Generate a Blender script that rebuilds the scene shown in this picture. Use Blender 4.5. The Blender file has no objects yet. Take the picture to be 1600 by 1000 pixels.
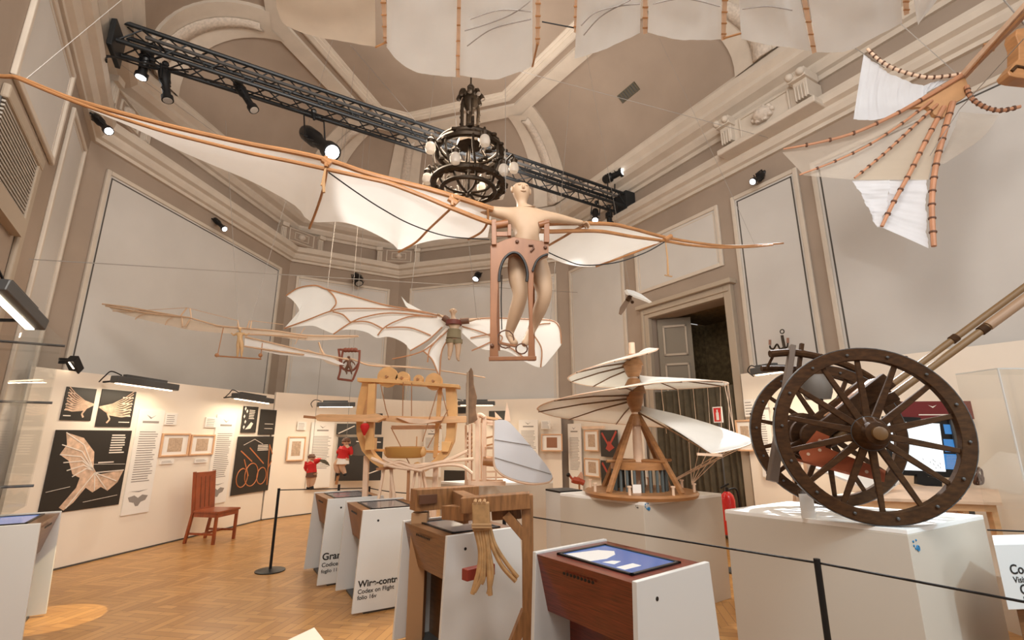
import bpy, math, random
from mathutils import Vector as V, Matrix
random.seed(7)
C = bpy.context.scene.collection
# ------------------------------------------------------------------ camera
FPX, PITCH, EYE = 745.0, math.atan(180/745.0), 1.6
cam = bpy.data.objects.new('camera', bpy.data.cameras.new('camera')); C.objects.link(cam)
cam.data.sensor_width = 36; cam.data.lens = 36*FPX/1600; cam.data.clip_start = 0.05
cam.location = (0, 0, EYE); cam.rotation_euler = (math.pi/2+PITCH, 0, 0)
bpy.context.scene.camera = cam
# ------------------------------------------------------------------ world, exposure
sc = bpy.context.scene
sc.view_settings.view_transform = 'Standard'; sc.view_settings.look = 'None'
sc.view_settings.exposure = -0.13; sc.view_settings.gamma = 1
w = bpy.data.worlds.new('world'); sc.world = w; w.use_nodes = True
w.node_tree.nodes['Background'].inputs[0].default_value = (1.0, .97, .93, 1)
w.node_tree.nodes['Background'].inputs[1].default_value = 0.5
def lamp(kind, loc, to, power, col=(1,.86,.7), size=.1, spot=60, blend=.4, name='lamp_light', sizey=None):
    d = bpy.data.lights.new(name, kind); d.energy = power; d.color = col
    if kind == 'AREA':
        d.size = size
        if sizey: d.shape = 'RECTANGLE'; d.size_y = sizey
    else: d.shadow_soft_size = size
    if kind == 'SPOT': d.spot_size = math.radians(spot); d.spot_blend = blend
    o = bpy.data.objects.new(name, d); C.objects.link(o); o.location = loc
    o.rotation_euler = (V(to)-V(loc)).to_track_quat('-Z', 'Y').to_euler()
    return o
# added fill lamps without fixtures, brightening the hall, vault and exhibits
lamp('AREA', (-.6,.2,5.6), (-2,9,6.6), 300, (1,.93,.85), 2.2, name='flood_fill')
lamp('AREA', (3.0,.2,5.6), (1,8,3.0), 145, (1,.95,.9), 2.0, name='flood_fill')
lamp('AREA', (-.3,7.2,6.2), (-1.2,8.2,9), 105, (1,.9,.8), 1.6, name='uplight_fill')  # added to lift the centre of the vault, no fixture
lamp('AREA', (-1.0,7.0,6.1), (-1.4,7.5,0), 170, (1,.82,.62), 1.6, name='downlight_fill')
lamp('SPOT', (1.6,-.2,2.2), (-1.6,3.3,3.55), 130, (.97,.98,1), .05, 27, .1, name='front_fill')  # front fills from here on, added to brighten single exhibits
lamp('AREA', (4.6,.2,3.0), (1.6,3.0,.4), 35, (.80,.92,1), 1.0, name='front_fill')  # added cool fill for the right-hand side faces, source unseen
lamp('SPOT', (3.5,.2,4.4), (3.2,3.6,.35), 520, (.62,.86,1), .1, 26, .4, name='front_fill')
lamp('SPOT', (-.6,1.2,4.6), (.75,4.95,.75), 150, (1,.93,.82), .1, 26, .6, name='front_fill')
lamp('SPOT', (.9,-.3,2.3), (-2.2,7.2,3.6), 330, (1,.98,.93), .08, 24, .4, name='front_fill')
lamp('SPOT', (1.2,-.2,2.6), (2.9,4.4,3.9), 150, (.92,.96,1), .08, 34, .6, name='front_fill')
lamp('SPOT', (-.8,-.3,3.0), (1.1,4.2,5.1), 110, (1,.97,.92), .1, 60, .8, name='front_fill')
# ------------------------------------------------------------------ helpers
def ray(x, y):
    a = (x-800)/FPX; b = (500-y)/FPX
    return V((a, math.cos(PITCH)-b*math.sin(PITCH), math.sin(PITCH)+b*math.cos(PITCH)))
def aty(x, y, Y): r = ray(x, y); return V((0,0,EYE)) + r*(Y/r.y)
def atz(x, y, z): r = ray(x, y); return V((0,0,EYE)) + r*((z-EYE)/r.z)
def onw(x, y, P, D):
    r = ray(x, y); det = -r.x*D[1]+D[0]*r.y
    t = (-P[0]*D[1]+D[0]*P[1])/det
    return V((0,0,EYE)) + r*t
def spline(pts, n=8):
    pts = [V(p) for p in pts]
    if len(pts) < 3: return pts
    out = []
    for i in range(len(pts)-1):
        p0 = pts[max(i-1,0)]; p1 = pts[i]; p2 = pts[i+1]; p3 = pts[min(i+2,len(pts)-1)]
        for k in range(n):
            t = k/n
            out.append(.5*((2*p1)+(p2-p0)*t+(2*p0-5*p1+4*p2-p3)*t*t+(3*p1-p0-3*p2+p3)*t**3))
    out.append(pts[-1]); return out
def resample(pts, n):
    L = [0]
    for a, b in zip(pts, pts[1:]): L.append(L[-1]+(b-a).length)
    out = []; j = 0
    for i in range(n+1):
        s = L[-1]*i/n
        while j < len(pts)-2 and L[j+1] < s: j += 1
        d = L[j+1]-L[j]; out.append(pts[j].lerp(pts[j+1], (s-L[j])/d if d > 1e-9 else 0))
    return out
class MB:
    def __init__(s): s.v = []; s.f = []; s.smooth = False
    def add(s, vs, fs):
        o = len(s.v); s.v += [V(p) for p in vs]; s.f += [tuple(i+o for i in f) for f in fs]; return s
    def box(s, c, d, rz=0, M=None):
        R = M or Matrix.Rotation(rz, 3, 'Z'); c = V(c)
        vs = [c + R@V((x*d[0]/2, y*d[1]/2, z*d[2]/2)) for x in (-1,1) for y in (-1,1) for z in (-1,1)]
        return s.add(vs, [(0,1,3,2),(4,6,7,5),(0,4,5,1),(2,3,7,6),(0,2,6,4),(1,5,7,3)])
    def bar(s, a, b, w, h=None, up=(0,0,1), w2=None):
        a = V(a); b = V(b); h = h or w; d = (b-a).normalized(); up = V(up)
        if abs(d.dot(up)) > .97: up = V((0,1,0))
        x = d.cross(up).normalized(); z = x.cross(d); k = (w2 or w)/w
        vs = [p + x*(i*w/2*q) + z*(j*h/2*q) for p, q in ((a,1),(b,k)) for i, j in ((-1,-1),(1,-1),(1,1),(-1,1))]
        return s.add(vs, [(3,2,1,0),(4,5,6,7),(0,1,5,4),(1,2,6,5),(2,3,7,6),(3,0,4,7)])
    def tube(s, pts, r, n=8, closed=False):
        pts = [V(p) for p in pts]; m = len(pts); rs = r if isinstance(r, (list,tuple)) else [r]*m; s.smooth = True
        o = len(s.v); prev = None
        for i, p in enumerate(pts):
            if closed: d = pts[(i+1)%m]-pts[i-1]
            else: d = pts[min(i+1,m-1)]-pts[max(i-1,0)]
            d.normalize()
            if prev is None:
                u = V((0,0,1)) if abs(d.z) < .9 else V((1,0,0))
                u = (u-d*u.dot(d)).normalized()
            else: u = (prev-d*prev.dot(d)).normalized()
            prev = u; w_ = d.cross(u)
            for k in range(n):
                a = 2*math.pi*k/n; s.v.append(p+(u*math.cos(a)+w_*math.sin(a))*rs[i])
        seg = m if closed else m-1
        for i in range(seg):
            for k in range(n):
                j = (i+1) % m
                s.f.append((o+i*n+k, o+i*n+(k+1)%n, o+j*n+(k+1)%n, o+j*n+k))
        if not closed:
            s.f.append(tuple(o+k for k in reversed(range(n)))); s.f.append(tuple(o+(m-1)*n+k for k in range(n)))
        return s
    def lathe(s, prof, p, d=(0,0,1), n=20):
        p = V(p); d = V(d).normalized(); u = V((1,0,0)) if abs(d.x) < .8 else V((0,1,0)); s.smooth = True
        u = (u-d*u.dot(d)).normalized(); w_ = d.cross(u); o = len(s.v)
        for r, h in prof:
            for k in range(n):
                a = 2*math.pi*k/n; s.v.append(p+d*h+(u*math.cos(a)+w_*math.sin(a))*max(r,1e-4))
        for i in range(len(prof)-1):
            for k in range(n): s.f.append((o+i*n+k, o+i*n+(k+1)%n, o+(i+1)*n+(k+1)%n, o+(i+1)*n+k))
        s.f.append(tuple(o+k for k in reversed(range(n)))); s.f.append(tuple(o+(len(prof)-1)*n+k for k in range(n)))
        return s
    def prism(s, pts, n):
        pts = [V(p) for p in pts]; n = V(n); m = len(pts)
        return s.add(pts+[p+n for p in pts], [tuple(reversed(range(m))), tuple(range(m,2*m))]+[(i,(i+1)%m,(i+1)%m+m,i+m) for i in range(m)])
    def grid(s, rows, closed=False):
        o = len(s.v); m = len(rows[0]); s.smooth = True
        for r in rows: s.v += [V(p) for p in r]
        for i in range(len(rows)-1):
            for k in range(m if closed else m-1):
                k2 = (k+1)%m; s.f.append((o+i*m+k, o+i*m+k2, o+(i+1)*m+k2, o+(i+1)*m+k))
        return s
    def ribbon(s, A, B, n=24, m=6, sag=0, dirn=(0,0,-1), rip=0, fx=9, fy=5):
        A = resample([V(p) for p in A], n); B = resample([V(p) for p in B], n); d = V(dirn)
        return s.grid([[a.lerp(b, j/m)+d*(sag*math.sin(math.pi*j/m)*math.sin(math.pi*min(1,max(0,i/n)))+rip*(math.sin(fx*i/n+fy*j/m)+.6*math.sin(2.3*fx*i/n-1.4*fy*j/m+1)+.35*math.sin(5.1*fx*i/n+2*j/m))) for j in range(m+1)] for i, (a, b) in enumerate(zip(A, B))])
    def ball(s, c, r, n=12):
        c = V(c); rr = (r,r,r) if not hasattr(r, '__len__') else r; s.smooth = True
        rows = []
        for i in range(1, n//2):
            t = math.pi*i/(n//2)
            rows.append([c+V((rr[0]*math.sin(t)*math.cos(2*math.pi*k/n), rr[1]*math.sin(t)*math.sin(2*math.pi*k/n), rr[2]*math.cos(t))) for k in range(n)])
        o = len(s.v); s.grid(rows, True); m = len(rows)
        s.v += [c+V((0,0,rr[2])), c-V((0,0,rr[2]))]; t = len(s.v)-2
        for k in range(n): s.f.append((t, o+(k+1)%n, o+k)); s.f.append((t+1, o+(m-1)*n+k, o+(m-1)*n+(k+1)%n))
        return s
def wloc(o):
    l = V(o.location)
    while o.parent: o = o.parent; l += V(o.location)
    return l
def obj(name, mb, mat, parent=None, bevel=0, solid=0, sub=0):
    off = wloc(parent) if parent else V((0,0,0))
    me = bpy.data.meshes.new(name); me.from_pydata([tuple(p-off) for p in mb.v], [], mb.f); me.update()
    me.materials.append(mat)
    if mb.smooth:
        for p in me.polygons: p.use_smooth = True
        try: me.set_sharp_from_angle(angle=math.radians(40))
        except Exception: pass
    o = bpy.data.objects.new(name, me); C.objects.link(o); o.parent = parent
    if solid: m = o.modifiers.new('solid', 'SOLIDIFY'); m.thickness = solid; m.offset = 0
    if sub: m = o.modifiers.new('sub', 'SUBSURF'); m.levels = sub; m.render_levels = sub
    if bevel: m = o.modifiers.new('bevel', 'BEVEL'); m.width = bevel; m.segments = 2; m.limit_method = 'ANGLE'
    return o
def thing(name, label, cat, loc=(0,0,0), group=None):
    o = bpy.data.objects.new(name, None); C.objects.link(o); o.location = loc; o.empty_display_size = .1
    o['label'] = label; o['category'] = cat
    if group: o['group'] = group
    return o
def tag(o, label, cat, group=None):
    o['label'] = label; o['category'] = cat
    if group: o['group'] = group
    return o
def struct(name, mb, mat, parent=None, **k):
    o = obj(name, mb, mat, parent, **k)
    if not parent: o['kind'] = 'structure'
    return o
def copy_tree(o, parent=None):
    c = o.copy(); C.objects.link(c); c.parent = parent
    for ch in o.children: copy_tree(ch, c)
    return c
def letters(body, size, mat_, name='lettering', bold=.0022):
    cu = bpy.data.curves.new('lettering_curve', 'FONT'); cu.body = body; cu.size = size; cu.extrude = .0006; cu.offset = bold if size > .06 else bold/3
    tmp = bpy.data.objects.new('lettering_curve', cu); C.objects.link(tmp); bpy.context.view_layer.update()
    me = bpy.data.meshes.new_from_object(tmp.evaluated_get(bpy.context.evaluated_depsgraph_get())); me.name = name; me.materials.clear(); me.materials.append(mat_)
    bpy.data.objects.remove(tmp); o = bpy.data.objects.new(name, me); C.objects.link(o); return o
def text(body, size, org, xd, up, mat_, parent, bold=.0012):
    o = letters(body, size, mat_, 'lettering', bold); xd = V(xd).normalized(); up = V(up).normalized(); n = xd.cross(up)
    M = Matrix((xd, up, n)).transposed().to_4x4(); M.translation = V(org)-wloc(parent); o.parent = parent; o.matrix_basis = M; return o
# ------------------------------------------------------------------ materials
def mat(name, col, rough=.6, metal=0, emit=None, es=0, noise=.0, scale=6, bump=0, trans=0, coat=0, stretch=(1,1,1), sheer=0):
    m = bpy.data.materials.new(name); m.use_nodes = True; nt = m.node_tree; b = nt.nodes['Principled BSDF']
    b.inputs['Base Color'].default_value = (*col, 1); b.inputs['Roughness'].default_value = rough; b.inputs['Metallic'].default_value = metal
    if coat: b.inputs['Coat Weight'].default_value = coat; b.inputs['Coat Roughness'].default_value = .15
    if emit: b.inputs['Emission Color'].default_value = (*emit, 1); b.inputs['Emission Strength'].default_value = es
    if noise or bump:
        tc = nt.nodes.new('ShaderNodeTexCoord'); mp = nt.nodes.new('ShaderNodeMapping'); mp.inputs['Scale'].default_value = stretch
        nz = nt.nodes.new('ShaderNodeTexNoise'); nz.inputs['Scale'].default_value = scale; nz.inputs['Detail'].default_value = 5
        nt.links.new(tc.outputs['Object'], mp.inputs[0]); nt.links.new(mp.outputs[0], nz.inputs[0])
        if noise:
            r = nt.nodes.new('ShaderNodeValToRGB')
            r.color_ramp.elements[0].position = .3; r.color_ramp.elements[1].position = .7
            r.color_ramp.elements[0].color = (*[c*(1-noise) for c in col], 1); r.color_ramp.elements[1].color = (*[min(1,c*(1+noise)) for c in col], 1)
            nt.links.new(nz.outputs[0], r.inputs[0]); nt.links.new(r.outputs[0], b.inputs['Base Color'])
        if bump:
            bp = nt.nodes.new('ShaderNodeBump'); bp.inputs['Strength'].default_value = bump; bp.inputs['Distance'].default_value = .02
            nt.links.new(nz.outputs[0], bp.inputs['Height']); nt.links.new(bp.outputs[0], b.inputs['Normal'])
    if trans:
        t = nt.nodes.new('ShaderNodeBsdfTranslucent'); t.inputs[0].default_value = (*col, 1)
        mx = nt.nodes.new('ShaderNodeMixShader'); mx.inputs[0].default_value = trans
        nt.links.new(b.outputs[0], mx.inputs[1]); nt.links.new(t.outputs[0], mx.inputs[2])
        out = mx
        if sheer:
            tp = nt.nodes.new('ShaderNodeBsdfTransparent'); out = nt.nodes.new('ShaderNodeMixShader'); out.inputs[0].default_value = sheer
            nt.links.new(mx.outputs[0], out.inputs[1]); nt.links.new(tp.outputs[0], out.inputs[2])
        nt.links.new(out.outputs[0], nt.nodes['Material Output'].inputs[0])
    return m
PANEL = mat('painted_panel', (.59,.565,.535), .7, noise=.04, scale=1.2)
TAUPE = mat('taupe_plaster', (.35,.275,.215), .8, noise=.06, scale=1.5)
STUCCO = mat('cream_stucco', (.60,.525,.44), .7, noise=.05, scale=4)
ORN = mat('relief_stucco', (.60,.52,.44), .8, noise=.15, scale=22, bump=.6)
PART = mat('exhibition_board', (.86,.77,.66), .7, noise=.02, scale=1)
LINE = mat('dark_joint', (.08,.07,.06), .8)
CLOTH = mat('sail_cloth', (.92,.93,.92), .9, noise=.04, scale=3, bump=.15, trans=.4)
GAUZE = mat('gauze_cloth', (.78,.68,.56), .9, noise=.08, scale=5, bump=.15, trans=.5)
SHEER = mat('sheer_gauze', (.80,.72,.62), .9, noise=.08, scale=5, trans=.5, sheer=.5)
CANVAS = mat('canvas', (.95,.94,.90), .9, noise=.03, scale=4, trans=.25)
PINE = mat('pale_pine', (.72,.43,.22), .5, noise=.14, scale=5, stretch=(1,1,6))
PEAR = mat('pear_wood', (.38,.18,.07), .42, noise=.16, scale=4, stretch=(2,2,9))
PALEW = mat('bleached_wood', (.80,.58,.42), .5, noise=.1, scale=6)
DARKW = mat('aged_oak', (.055,.024,.008), .7, noise=.35, scale=9, stretch=(2,2,5))
DARKW.node_tree.nodes['Principled BSDF'].inputs['Specular IOR Level'].default_value = .2
OAK = mat('brown_beam_wood', (.27,.125,.045), .5, noise=.3, scale=7, stretch=(7,1,1))
CHERRY = mat('cherry_wood', (.30,.065,.018), .38, noise=.25, scale=5, stretch=(6,1,1), coat=.3)
WALNUT = mat('walnut_veneer', (.19,.088,.035), .35, noise=.3, scale=8, stretch=(1,6,18), coat=.3)
MAHOG = mat('mahogany_veneer', (.15,.022,.010), .3, noise=.5, scale=7, stretch=(1,5,26), coat=.4)
WHITE = mat('white_laminate', (.70,.71,.70), .4)
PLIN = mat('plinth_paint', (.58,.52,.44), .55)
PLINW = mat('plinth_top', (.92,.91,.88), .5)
BLACK = mat('black_metal', (.012,.012,.013), .4, metal=.3)
BLKM = mat('truss_black', (.03,.033,.036), .45, metal=.5)
GREYM = mat('grey_metal', (.10,.10,.10), .45, metal=.4)
BRONZE = mat('wrought_bronze', (.035,.022,.012), .45, metal=.6, noise=.4, scale=20)
GLASSB = mat('bulb_glass', (.85,.80,.74), .15, trans=.6)
LENS = mat('lit_lens', (1,1,1), .3, emit=(.95,.98,1), es=14)
WARML = mat('lit_tube', (1,.9,.75), .3, emit=(1,.82,.58), es=9)
SKIN = mat('mannequin_beige', (.50,.345,.225), .55, noise=.04, scale=8)
RED = mat('red_cloth', (.55,.012,.012), .7)
REDP = mat('red_enamel', (.65,.01,.01), .3, coat=.5)
ROPE = mat('rope', (.45,.27,.13), .8)
WIRE = mat('steel_wire', (.33,.30,.27), .4, metal=.3)
POST = mat('poster_black', (.028,.024,.020), .45)
PAPER = mat('paper_white', (.86,.82,.77), .7)
INK = mat('ink_grey', (.30,.27,.25), .8)
INKD = mat('ink_black', (.02,.02,.02), .6)
SEPIA = mat('sepia_print', (.52,.38,.27), .7, noise=.2, scale=30)
PGLOW = mat('poster_wing_print', (.66,.46,.33), .7, noise=.3, scale=14)
PLINE = mat('poster_white_print', (.80,.72,.64), .7)
FRAMEP = mat('frame_wood', (.72,.44,.26), .5)
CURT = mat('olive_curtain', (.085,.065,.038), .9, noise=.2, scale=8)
DOORM = mat('grey_door', (.20,.165,.12), .6)
CASE = mat('door_casing', (.42,.345,.265), .6)
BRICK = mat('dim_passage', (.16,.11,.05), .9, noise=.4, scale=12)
BLUE = mat('blue_print', (.02,.20,.42), .5)
SCR = mat('screen_image', (.02,.02,.05), .15, emit=(.10,.19,.45), es=.9)
SCRW = mat('screen_white', (.5,.5,.5), .2, emit=(.85,.95,1), es=1.1)
SCRB = mat('screen_blue', (.02,.1,.3), .2, emit=(.05,.22,.5), es=.8)
BURG = mat('burgundy_board', (.16,.012,.012), .5)
LEATH = mat('dark_leather', (.12,.05,.025), .6)
def acrylic():
    m = bpy.data.materials.new('clear_acrylic'); m.use_nodes = True; nt = m.node_tree; nt.nodes.clear()
    o = nt.nodes.new('ShaderNodeOutputMaterial'); t = nt.nodes.new('ShaderNodeBsdfTransparent'); g = nt.nodes.new('ShaderNodeBsdfGlossy')
    t.inputs[0].default_value = (.97,.975,.97,1); g.inputs['Roughness'].default_value = .03; g.inputs[0].default_value = (1,1,1,1)
    f = nt.nodes.new('ShaderNodeValue'); f.outputs[0].default_value = .07
    x = nt.nodes.new('ShaderNodeMixShader'); nt.links.new(f.outputs[0], x.inputs[0]); nt.links.new(t.outputs[0], x.inputs[1]); nt.links.new(g.outputs[0], x.inputs[2]); nt.links.new(x.outputs[0], o.inputs[0])
    return m
ACRYL = acrylic()
def floor_mat():
    m = bpy.data.materials.new('parquet'); m.use_nodes = True; nt = m.node_tree; b = nt.nodes['Principled BSDF']
    tc = nt.nodes.new('ShaderNodeTexCoord')
    def chev(rz):
        mp = nt.nodes.new('ShaderNodeMapping'); mp.inputs['Rotation'].default_value = (0,0,rz)
        br = nt.nodes.new('ShaderNodeTexBrick'); br.inputs['Scale'].default_value = 1; br.inputs['Brick Width'].default_value = .45; br.inputs['Row Height'].default_value = .08
        br.inputs['Color1'].default_value = (.56,.30,.105,1); br.inputs['Color2'].default_value = (.41,.205,.068,1); br.inputs['Mortar'].default_value = (.20,.09,.035,1); br.inputs['Mortar Size'].default_value = .0025
        nt.links.new(tc.outputs['Object'], mp.inputs[0]); nt.links.new(mp.outputs[0], br.inputs[0]); return br
    a, c = chev(math.radians(10)), chev(math.radians(100))
    sx = nt.nodes.new('ShaderNodeSeparateXYZ'); mr = nt.nodes.new('ShaderNodeMapping'); mr.inputs['Rotation'].default_value = (0,0,math.radians(55))
    nt.links.new(tc.outputs['Object'], mr.inputs[0]); nt.links.new(mr.outputs[0], sx.inputs[0])
    w1 = nt.nodes.new('ShaderNodeMath'); w1.operation = 'PINGPONG'; w1.inputs[1].default_value = .34; nt.links.new(sx.outputs[0], w1.inputs[0])
    w2 = nt.nodes.new('ShaderNodeMath'); w2.operation = 'MODULO'; w2.inputs[1].default_value = .68
    ad = nt.nodes.new('ShaderNodeMath'); ad.operation = 'ADD'; ad.inputs[1].default_value = 68
    nt.links.new(sx.outputs[0], ad.inputs[0]); nt.links.new(ad.outputs[0], w2.inputs[0])
    gt = nt.nodes.new('ShaderNodeMath'); gt.operation = 'GREATER_THAN'; gt.inputs[1].default_value = .34; nt.links.new(w2.outputs[0], gt.inputs[0])
    mx = nt.nodes.new('ShaderNodeMixRGB'); nt.links.new(gt.outputs[0], mx.inputs[0]); nt.links.new(a.outputs[0], mx.inputs[1]); nt.links.new(c.outputs[0], mx.inputs[2])
    nt.links.new(mx.outputs[0], b.inputs['Base Color']); b.inputs['Roughness'].default_value = .33
    return m
PARQ = floor_mat()
# ------------------------------------------------------------------ room shell
W = [V((-1.9,-.0)), V((-6.42,6.42)), V((-5.74,11.65)), V((-3.25,13.1)), V((1.45,11.6)), V((4.42,6.4)), V((7.6,.83))]
def offs(ps, d):
    n = len(ps); out = []
    for i in range(n):
        def nr(a, b): e = (b-a).normalized(); return V((e.y, -e.x))
        if i == 0: out.append(ps[0]+nr(ps[0],ps[1])*d)
        elif i == n-1: out.append(ps[-1]+nr(ps[-2],ps[-1])*d)
        else:
            a = nr(ps[i-1],ps[i]); b = nr(ps[i],ps[i+1]); k = (a+b).normalized(); out.append(ps[i]+k*(d/max(.3,k.dot(a))))
    return out
def sweep(prof, ps=W):
    m = MB(); rows = []
    for d, z in prof: rows.append([V((p.x,p.y,z)) for p in offs(ps, d)])
    m.grid(rows); m.smooth = False; return m
floor = MB().box((0,6,-.05), (24,22,.1)); fo = struct('floor', floor, PARQ)
wn = ['left','far_left','back_left','back','right','right_near']
DOOR = (onw(1018,500,(2.58,9.61),(1.77,-3.1)), onw(1150,590,(2.58,9.61),(1.77,-3.1)))
for i in range(6):
    a, b = W[i], W[i+1]; e = (b-a).normalized(); n = V((e.y,-e.x)); m = MB()
    def seg(p, q, z0, z1):
        m.prism([V((p.x,p.y,z0)), V((q.x,q.y,z0)), V((q.x,q.y,z1)), V((p.x,p.y,z1))], V((-n.x*.35,-n.y*.35,0)))
    if i == 4:
        s0 = (DOOR[0].xy-a).dot(e); s1 = (DOOR[1].xy-a).dot(e)
        seg(a, a+e*s0, 0, 7.6); seg(a+e*s0, a+e*s1, 3.86, 7.6); seg(a+e*s1, b, 0, 7.6)
    else: seg(a, b, 0, 7.6)
    struct('wall_'+wn[i], m, TAUPE)
struct('trim_1', sweep([(.0,5.97),(.06,5.97),(.06,6.03),(.12,6.05),(.16,6.12),(.16,6.17),(.24,6.2),(.26,6.28),(.26,6.33),(.0,6.34)]), STUCCO)
struct('trim_2', sweep([(.0,6.72),(.05,6.72),(.08,6.78),(.14,6.8),(.2,6.88),(.2,6.93),(.34,6.98),(.42,7.05),(.42,7.12),(.5,7.2),(.52,7.3),(.5,7.36),(.0,7.6)]), STUCCO)
# vault: taupe coves between stucco ribs round a flat centre
ZC, ZR = 9.0, 7.3
P = [V((-2.9,3.2)), V((-4.45,7.3)), V((-3.6,10.1)), V((-2.5,10.55)), V((.22,9.7)), V((2.25,6.9)), V((2.9,3.4))]
Rg = offs(W, .5)
def cove(i, t, off=0):
    h = 1-math.cos(t*math.pi/2); z = math.sin(t*math.pi/2)
    p = Rg[i].lerp(P[i], h); return V((p.x,p.y,ZR+(ZC-ZR)*z))
NT = 14
mv = MB()
for i in range(6): mv.grid([[cove(i,k/NT).lerp(cove(i+1,k/NT), j/6) for j in range(7)] for k in range(NT+1)])
mv.add([V((p.x,p.y,ZC)) for p in P], [tuple(range(7))])
struct('ceiling', mv, TAUPE)
cc = V((-.8,7.3,0))
for i in (1,2,3,4,5):
    m = MB(); mo = MB(); A = []; B = []; A2 = []; B2 = []
    for k in range(NT+1):
        t = k/NT; c = cove(i,t); l = (cove(i-1,t)-c).normalized(); r = (cove(i+1,t)-c).normalized()
        wd = .55-.20*t; inn = (cc-c); inn.z = 0; inn.normalize(); lift = inn*(.07*(1-t)+.0)+V((0,0,-.07*t-.01))
        A.append([c+l*wd, c+l*wd+lift, c+l*(wd*.55)+lift*1.3, c+lift*1.6, c+r*(wd*.55)+lift*1.3, c+r*wd+lift, c+r*wd])
        if k < NT: A2.append([c+l*(wd*.28)+lift*1.9, c+lift*2.3, c+r*(wd*.28)+lift*1.9])
    struct('trim_%d' % (2+i), m.grid(A), STUCCO); struct('trim_%d' % (7+i), mo.grid(A2), ORN, solid=.03)
def poly_off(ps, d):
    n = len(ps); out = []
    for i in range(n):
        a = (ps[i]-ps[i-1]).normalized(); b = (ps[(i+1)%n]-ps[i]).normalized()
        na = V((a.y,-a.x)); nb = V((b.y,-b.x)); k = (na+nb).normalized(); out.append(ps[i]+k*(d/max(.4,k.dot(na))))
    return out
def ringstrip(d0, d1, z0, z1):
    a, b = poly_off(P, d0), poly_off(P, d1); m = MB()
    q = [[V((p.x,p.y,ZC+.01)) for p in a], [V((p.x,p.y,z0)) for p in a], [V((p.x,p.y,z1)) for p in b], [V((p.x,p.y,ZC+.01)) for p in b]]
    m.grid(q, True); m.smooth = False; return m
struct('trim_13', ringstrip(-.06,.28,ZC-.08,ZC-.06), STUCCO)
m = MB()
for a_, b_, z_ in ((.44,.5,.05),(.5,.6,.09),(.6,.66,.06),(.66,.72,.03)):
    r_ = ringstrip(a_, b_, ZC-z_, ZC-z_+.01); m.add(r_.v, r_.f)
struct('trim_14', m, STUCCO)
# arch borders on coves (light arcs either side of the corner ribs)
def frame_on(a, b, s0, s1, z0, z1, k, fill=PANEL, fr=.07, dark=False):
    """raised panel with moulded frame on the wall from a to b"""
    e = (b-a).normalized(); n = V((e.y,-e.x,0)).to_3d(); e3 = V((e.x,e.y,0)); a3 = V((a.x,a.y,0))
    def pt(s, z, d): return a3+e3*s+n*d+V((0,0,z))
    m = MB().prism([pt(s0,z0,0),pt(s1,z0,0),pt(s1,z1,0),pt(s0,z1,0)], n*.015)
    struct('trim_%d' % k, m, fill)
    m = MB()
    for q0, q1, q2, q3 in ((s0-fr,s0,z0-fr,z1+fr),(s1,s1+fr,z0-fr,z1+fr),(s0,s1,z1,z1+fr),(s0,s1,z0-fr,z0)):
        m.prism([pt(q0,q2,0),pt(q1,q2,0),pt(q1,q3,0),pt(q0,q3,0)], n*.045)
    struct('trim_%d' % (k+1), m, STUCCO, bevel=.012)
    g = .02; m = MB()
    for q0, q1, q2, q3 in ((s0+.03,s0+.03+g,z0+.03,z1-.03),(s1-.03-g,s1-.03,z0+.03,z1-.03),(s0+.03,s1-.03,z1-.03-g,z1-.03)):
        m.prism([pt(q0,q2,.015),pt(q1,q2,.015),pt(q1,q3,.015),pt(q0,q3,.015)], n*.004)
    struct('trim_%d' % (k+2), m, LINE if dark else STUCCO)
def sof(i, p): e = (W[i+1]-W[i]).normalized(); return (V((p[0],p[1]))-W[i]).dot(e)
frame_on(W[1], W[2], .38, 4.85, .3, 5.6, 20, dark=True)
frame_on(W[2], W[3], .25, 2.55, .3, 5.55, 23)
frame_on(W[3], W[4], .45, 4.55, .3, 5.58, 26)
frame_on(W[4], W[5], .12, 1.95, .3, 5.6, 29)
frame_on(W[4], W[5], sof(4,(2.66,9.48)), sof(4,(3.62,7.8)), 4.5, 5.5, 32)
frame_on(W[4], W[5], sof(4,(3.82,7.45)), 5.78, .3, 5.5, 35, dark=True)
frame_on(W[5], W[6], .12, 6.2, .3, 5.45, 38, dark=True)
l = (W[1]-W[0]).length
frame_on(W[0], W[1], l-1.35, l-.35, .3, 5.6, 41)
frame_on(W[0], W[1], l-3.45, l-1.8, 4.75, 5.85, 44)
# left doorway with grille
def onwall_box(a, b, s0, s1, z0, z1, d0, d1):
    e = (b-a).normalized(); n = V((e.y,-e.x,0)); e3 = V((e.x,e.y,0)); a3 = V((a.x,a.y,0))
    pt = lambda s, z: a3+e3*s+n*d0+V((0,0,z))
    return MB().prism([pt(s0,z0),pt(s1,z0),pt(s1,z1),pt(s0,z1)], n*(d1-d0))
m = onwall_box(W[0],W[1],l-3.6,l-2.15,4.40,4.54,0,.06); q = onwall_box(W[0],W[1],l-2.3,l-2.15,0,4.42,0,.05); m.add(q.v,q.f)
struct('trim_47', m, CASE, bevel=.02)
m = onwall_box(W[0],W[1],l-3.6,l-2.32,3.75,4.4,0,.02)
g = thing('ventilation_grille', 'louvred grey grille above the doorway on the left wall', 'grille', tuple((W[0].lerp(W[1], (l-2.9)/l)).to_3d()+V((0,0,3.8))))
obj('backing', m, GREYM, g); m = MB()
for k in range(16):
    q = onwall_box(W[0],W[1],l-3.58,l-2.34,3.78+k*.039,3.80+k*.039,.02,.045); m.add(q.v,q.f)
obj('louvre', m, mat('grille_metal',(.42,.38,.33),.5,metal=.2), g)
struct('trim_48', onwall_box(W[0],W[1],l-3.6,l-2.4,3.55,3.74,.0,.08), CASE)
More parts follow.
